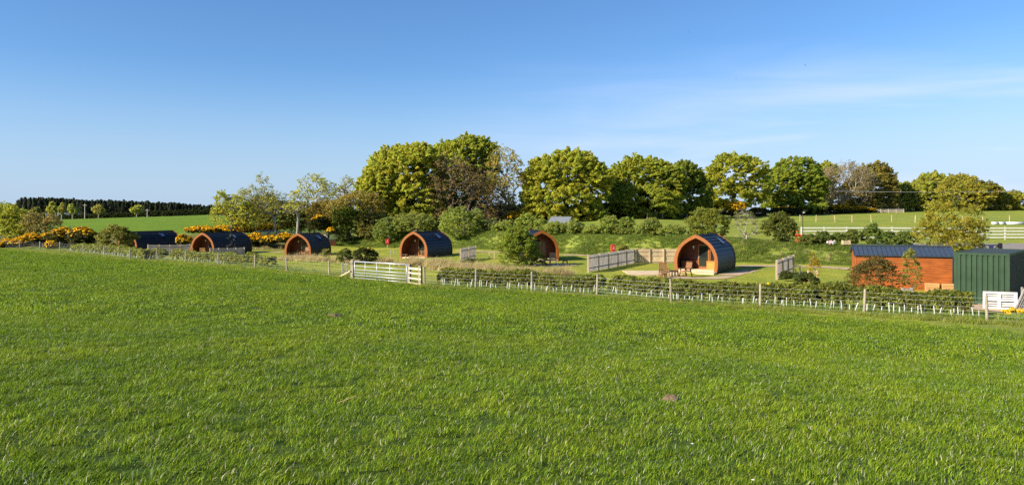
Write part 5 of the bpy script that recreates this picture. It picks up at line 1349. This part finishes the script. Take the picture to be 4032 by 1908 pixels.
shrub('leafy_sapling', 'slim pale sapling between stakes behind the short picket fence', 'sapling', 3134, 985, 12, 57.4, (.22, .23, .06), vb=1078, leaf=.05, n=10, k=6, rb=.02, seed=61, stems=8, bark=BARK_PALE, lobes=2, rc=.1, thin=.5)
shrub('leafy_sapling', 'slender green sapling between stakes left of the field gate', 'sapling', 1357, 985, 15, 54.5, (.22, .25, .06), vb=1084, leaf=.05, n=12, k=8, rb=.02, seed=62, stems=10, bark=BARK_PALE, lobes=2, rc=.12, thin=.6)
shrub('bare_sapling', 'bare dark sapling in front of the long open-porch pod', 'sapling', 908, 912, 24, 80, (.18, .20, .05), vb=1010, leaf=.08, n=10, k=5, rb=.03, seed=63, stems=26, lobes=3, rc=.16, tall=1.2, thin=.2)
shrub('bare_sapling', 'short dead twig standing in the gorse left of the leftmost pod', 'sapling', 280, 882, 16, 95, (.10, .10, .04), vb=960, leaf=.08, n=4, k=4, seed=64, stems=12, lobes=2, rc=.16, thin=.2)
for k, (u, vt, vb, ru, Y, lb) in enumerate(((3180, 1072, 1155, 60, 43.0, 'spreading bush at the left foot of the red-leaved shrub'), (3095, 1070, 1100, 26, 50.5, 'low dark plant at the foot of the short picket fence'), (1842, 1022, 1038, 30, 66, 'low dark plant at the foot of the square picket panel'), (1000, 1022, 1052, 60, 71, 'dark low bush at the right end of the left hedge'))):
    shrub('low_bush', lb, 'bush', u, vt, ru, Y, (.10, .12, .028) if k != 3 else (.075, .08, .028), vb=vb, leaf=.08, n=30, k=40, seed=70 + k, lobes=4, rc=.2)
# gorse
GY_, GB = (.92, .51, .006), (.075, .08, .024)
for k, (u, vt, vb, ru, Y, ff, lb) in enumerate((
        (20, 945, 985, 45, 97, .75, 'yellow gorse low at the left frame edge'), (75, 940, 975, 42, 97.5, .6, 'yellow gorse mound second from the left frame edge'),
        (130, 922, 962, 45, 99, .55, 'gorse under the olive-brown thorn'), (185, 925, 958, 40, 100, .55, 'flat gorse patch between the thorn and the taller gorse'),
        (240, 900, 965, 55, 98, .42, 'tall gorse with bright top right of the flat patch'), (325, 898, 968, 58, 97, .32, 'tall dark gorse with yellow crown left of the hawthorn'),
        (203, 955, 985, 22, 92.5, .75, 'small lone gorse clump close behind the wire fence'), (726, 928, 965, 28, 99, .85, 'round bright gorse showing between the two long pods'),
        (795, 894, 918, 60, 112, .7, 'left gorse band above the long open-porch pod'), (870, 892, 916, 55, 113, .7, 'middle gorse band above the long open-porch pod'), (945, 898, 918, 55, 112, .6, 'right gorse band above the long open-porch pod'), (1050, 888, 915, 45, 114, .7, 'gorse patch behind the dark picket fence'),
        (1008, 922, 966, 40, 106, .6, 'bright gorse bush at the right end of the long open-porch pod'), (1068, 930, 962, 42, 105, .65, 'lower gorse bush between the long pod and the short pod'), (1125, 920, 958, 38, 104, .6, 'gorse bush at the left side of the short pod'),
        (945, 872, 905, 30, 117, .5, 'small gorse glowing under the sprawling willow'), (1255, 848, 910, 48, 112, .35, 'orange gorse in the scrub right of the twisted tree'), (1303, 898, 922, 14, 109, .8, 'tiny gorse clump above the background gate'),
        (2030, 835, 892, 65, 127, .5, 'shaded orange gorse left under the tall trees'), (2130, 838, 890, 60, 128, .5, 'shaded gorse behind the grey shelter'), (2330, 836, 885, 60, 130, .3, 'dark gorse right behind the grey shelter'), (2430, 820, 878, 75, 136, .45, 'largest shaded gorse under the mid-green tree'), (2530, 822, 875, 70, 138, .4, 'shaded gorse at the left end of the dark wire fence'), (2640, 832, 870, 60, 141, .25, 'dark gorse behind the dark wire fence'),
        (2760, 815, 862, 60, 144, .2, 'dark gorse under the ragged dark tree'), (2870, 790, 850, 70, 141, .85, 'sunlit orange gorse under the round gappy tree'), (2985, 818, 850, 55, 151, .3, 'low gorse right of the sunlit orange one'), (3090, 812, 848, 65, 156, .3, 'shaded gorse under the bright mid-green tree'), (3190, 808, 848, 65, 161, .5, 'gorse left of the pale forked trunk'), (3300, 803, 846, 65, 166, .6, 'brightest far gorse below the leafless tree'), (3395, 810, 845, 50, 169, .65, 'gorse tapering towards the low white rails'))):
    shrub('gorse_bush', lb, 'gorse', u, vt - (3 if u < 1200 else 0), ru * (1.15 if u < 1200 else 1.05), Y, GB, vb=vb, leaf=.13 if Y > 90 else .09, n=120, k=16, seed=90 + k, group='yellow flowering gorse', lobes=7, rc=.27 if Y > 90 else .2, flowers=GY_, ffrac=min(1, ff + (.18 if u < 1200 else 0)), stems=18, tall=.7)
shrub('yellow_flowers', 'bright yellow flowering mound below the white pallet at the right edge', 'flowering plant', 4000, 1218, 55, 34.5, (.10, .15, .03), vb=1252, leaf=.05, n=34, k=40, seed=130, lobes=5, rc=.13, flowers=(.78, .52, .01), ffrac=.95, stems=12)
shrub('yellow_flowers', 'small cluster of yellow flowers on the hedge by a fence post', 'flowering plant', 3022, 1116, 16, 39.3, (.12, .16, .03), vb=1195, leaf=.05, n=12, k=18, seed=131, lobes=2, rc=.10, flowers=(.75, .50, .01), ffrac=.5, stems=10, tall=1.3)
shrub('yellow_flowers', 'yellow flowers among the dry grass right of the round bush', 'flowering plant', 2200, 1062, 28, 58.5, (.20, .22, .06), vb=1092, leaf=.06, n=14, k=16, seed=132, lobes=3, rc=.14, flowers=(.72, .46, .02), ffrac=.6, stems=10)
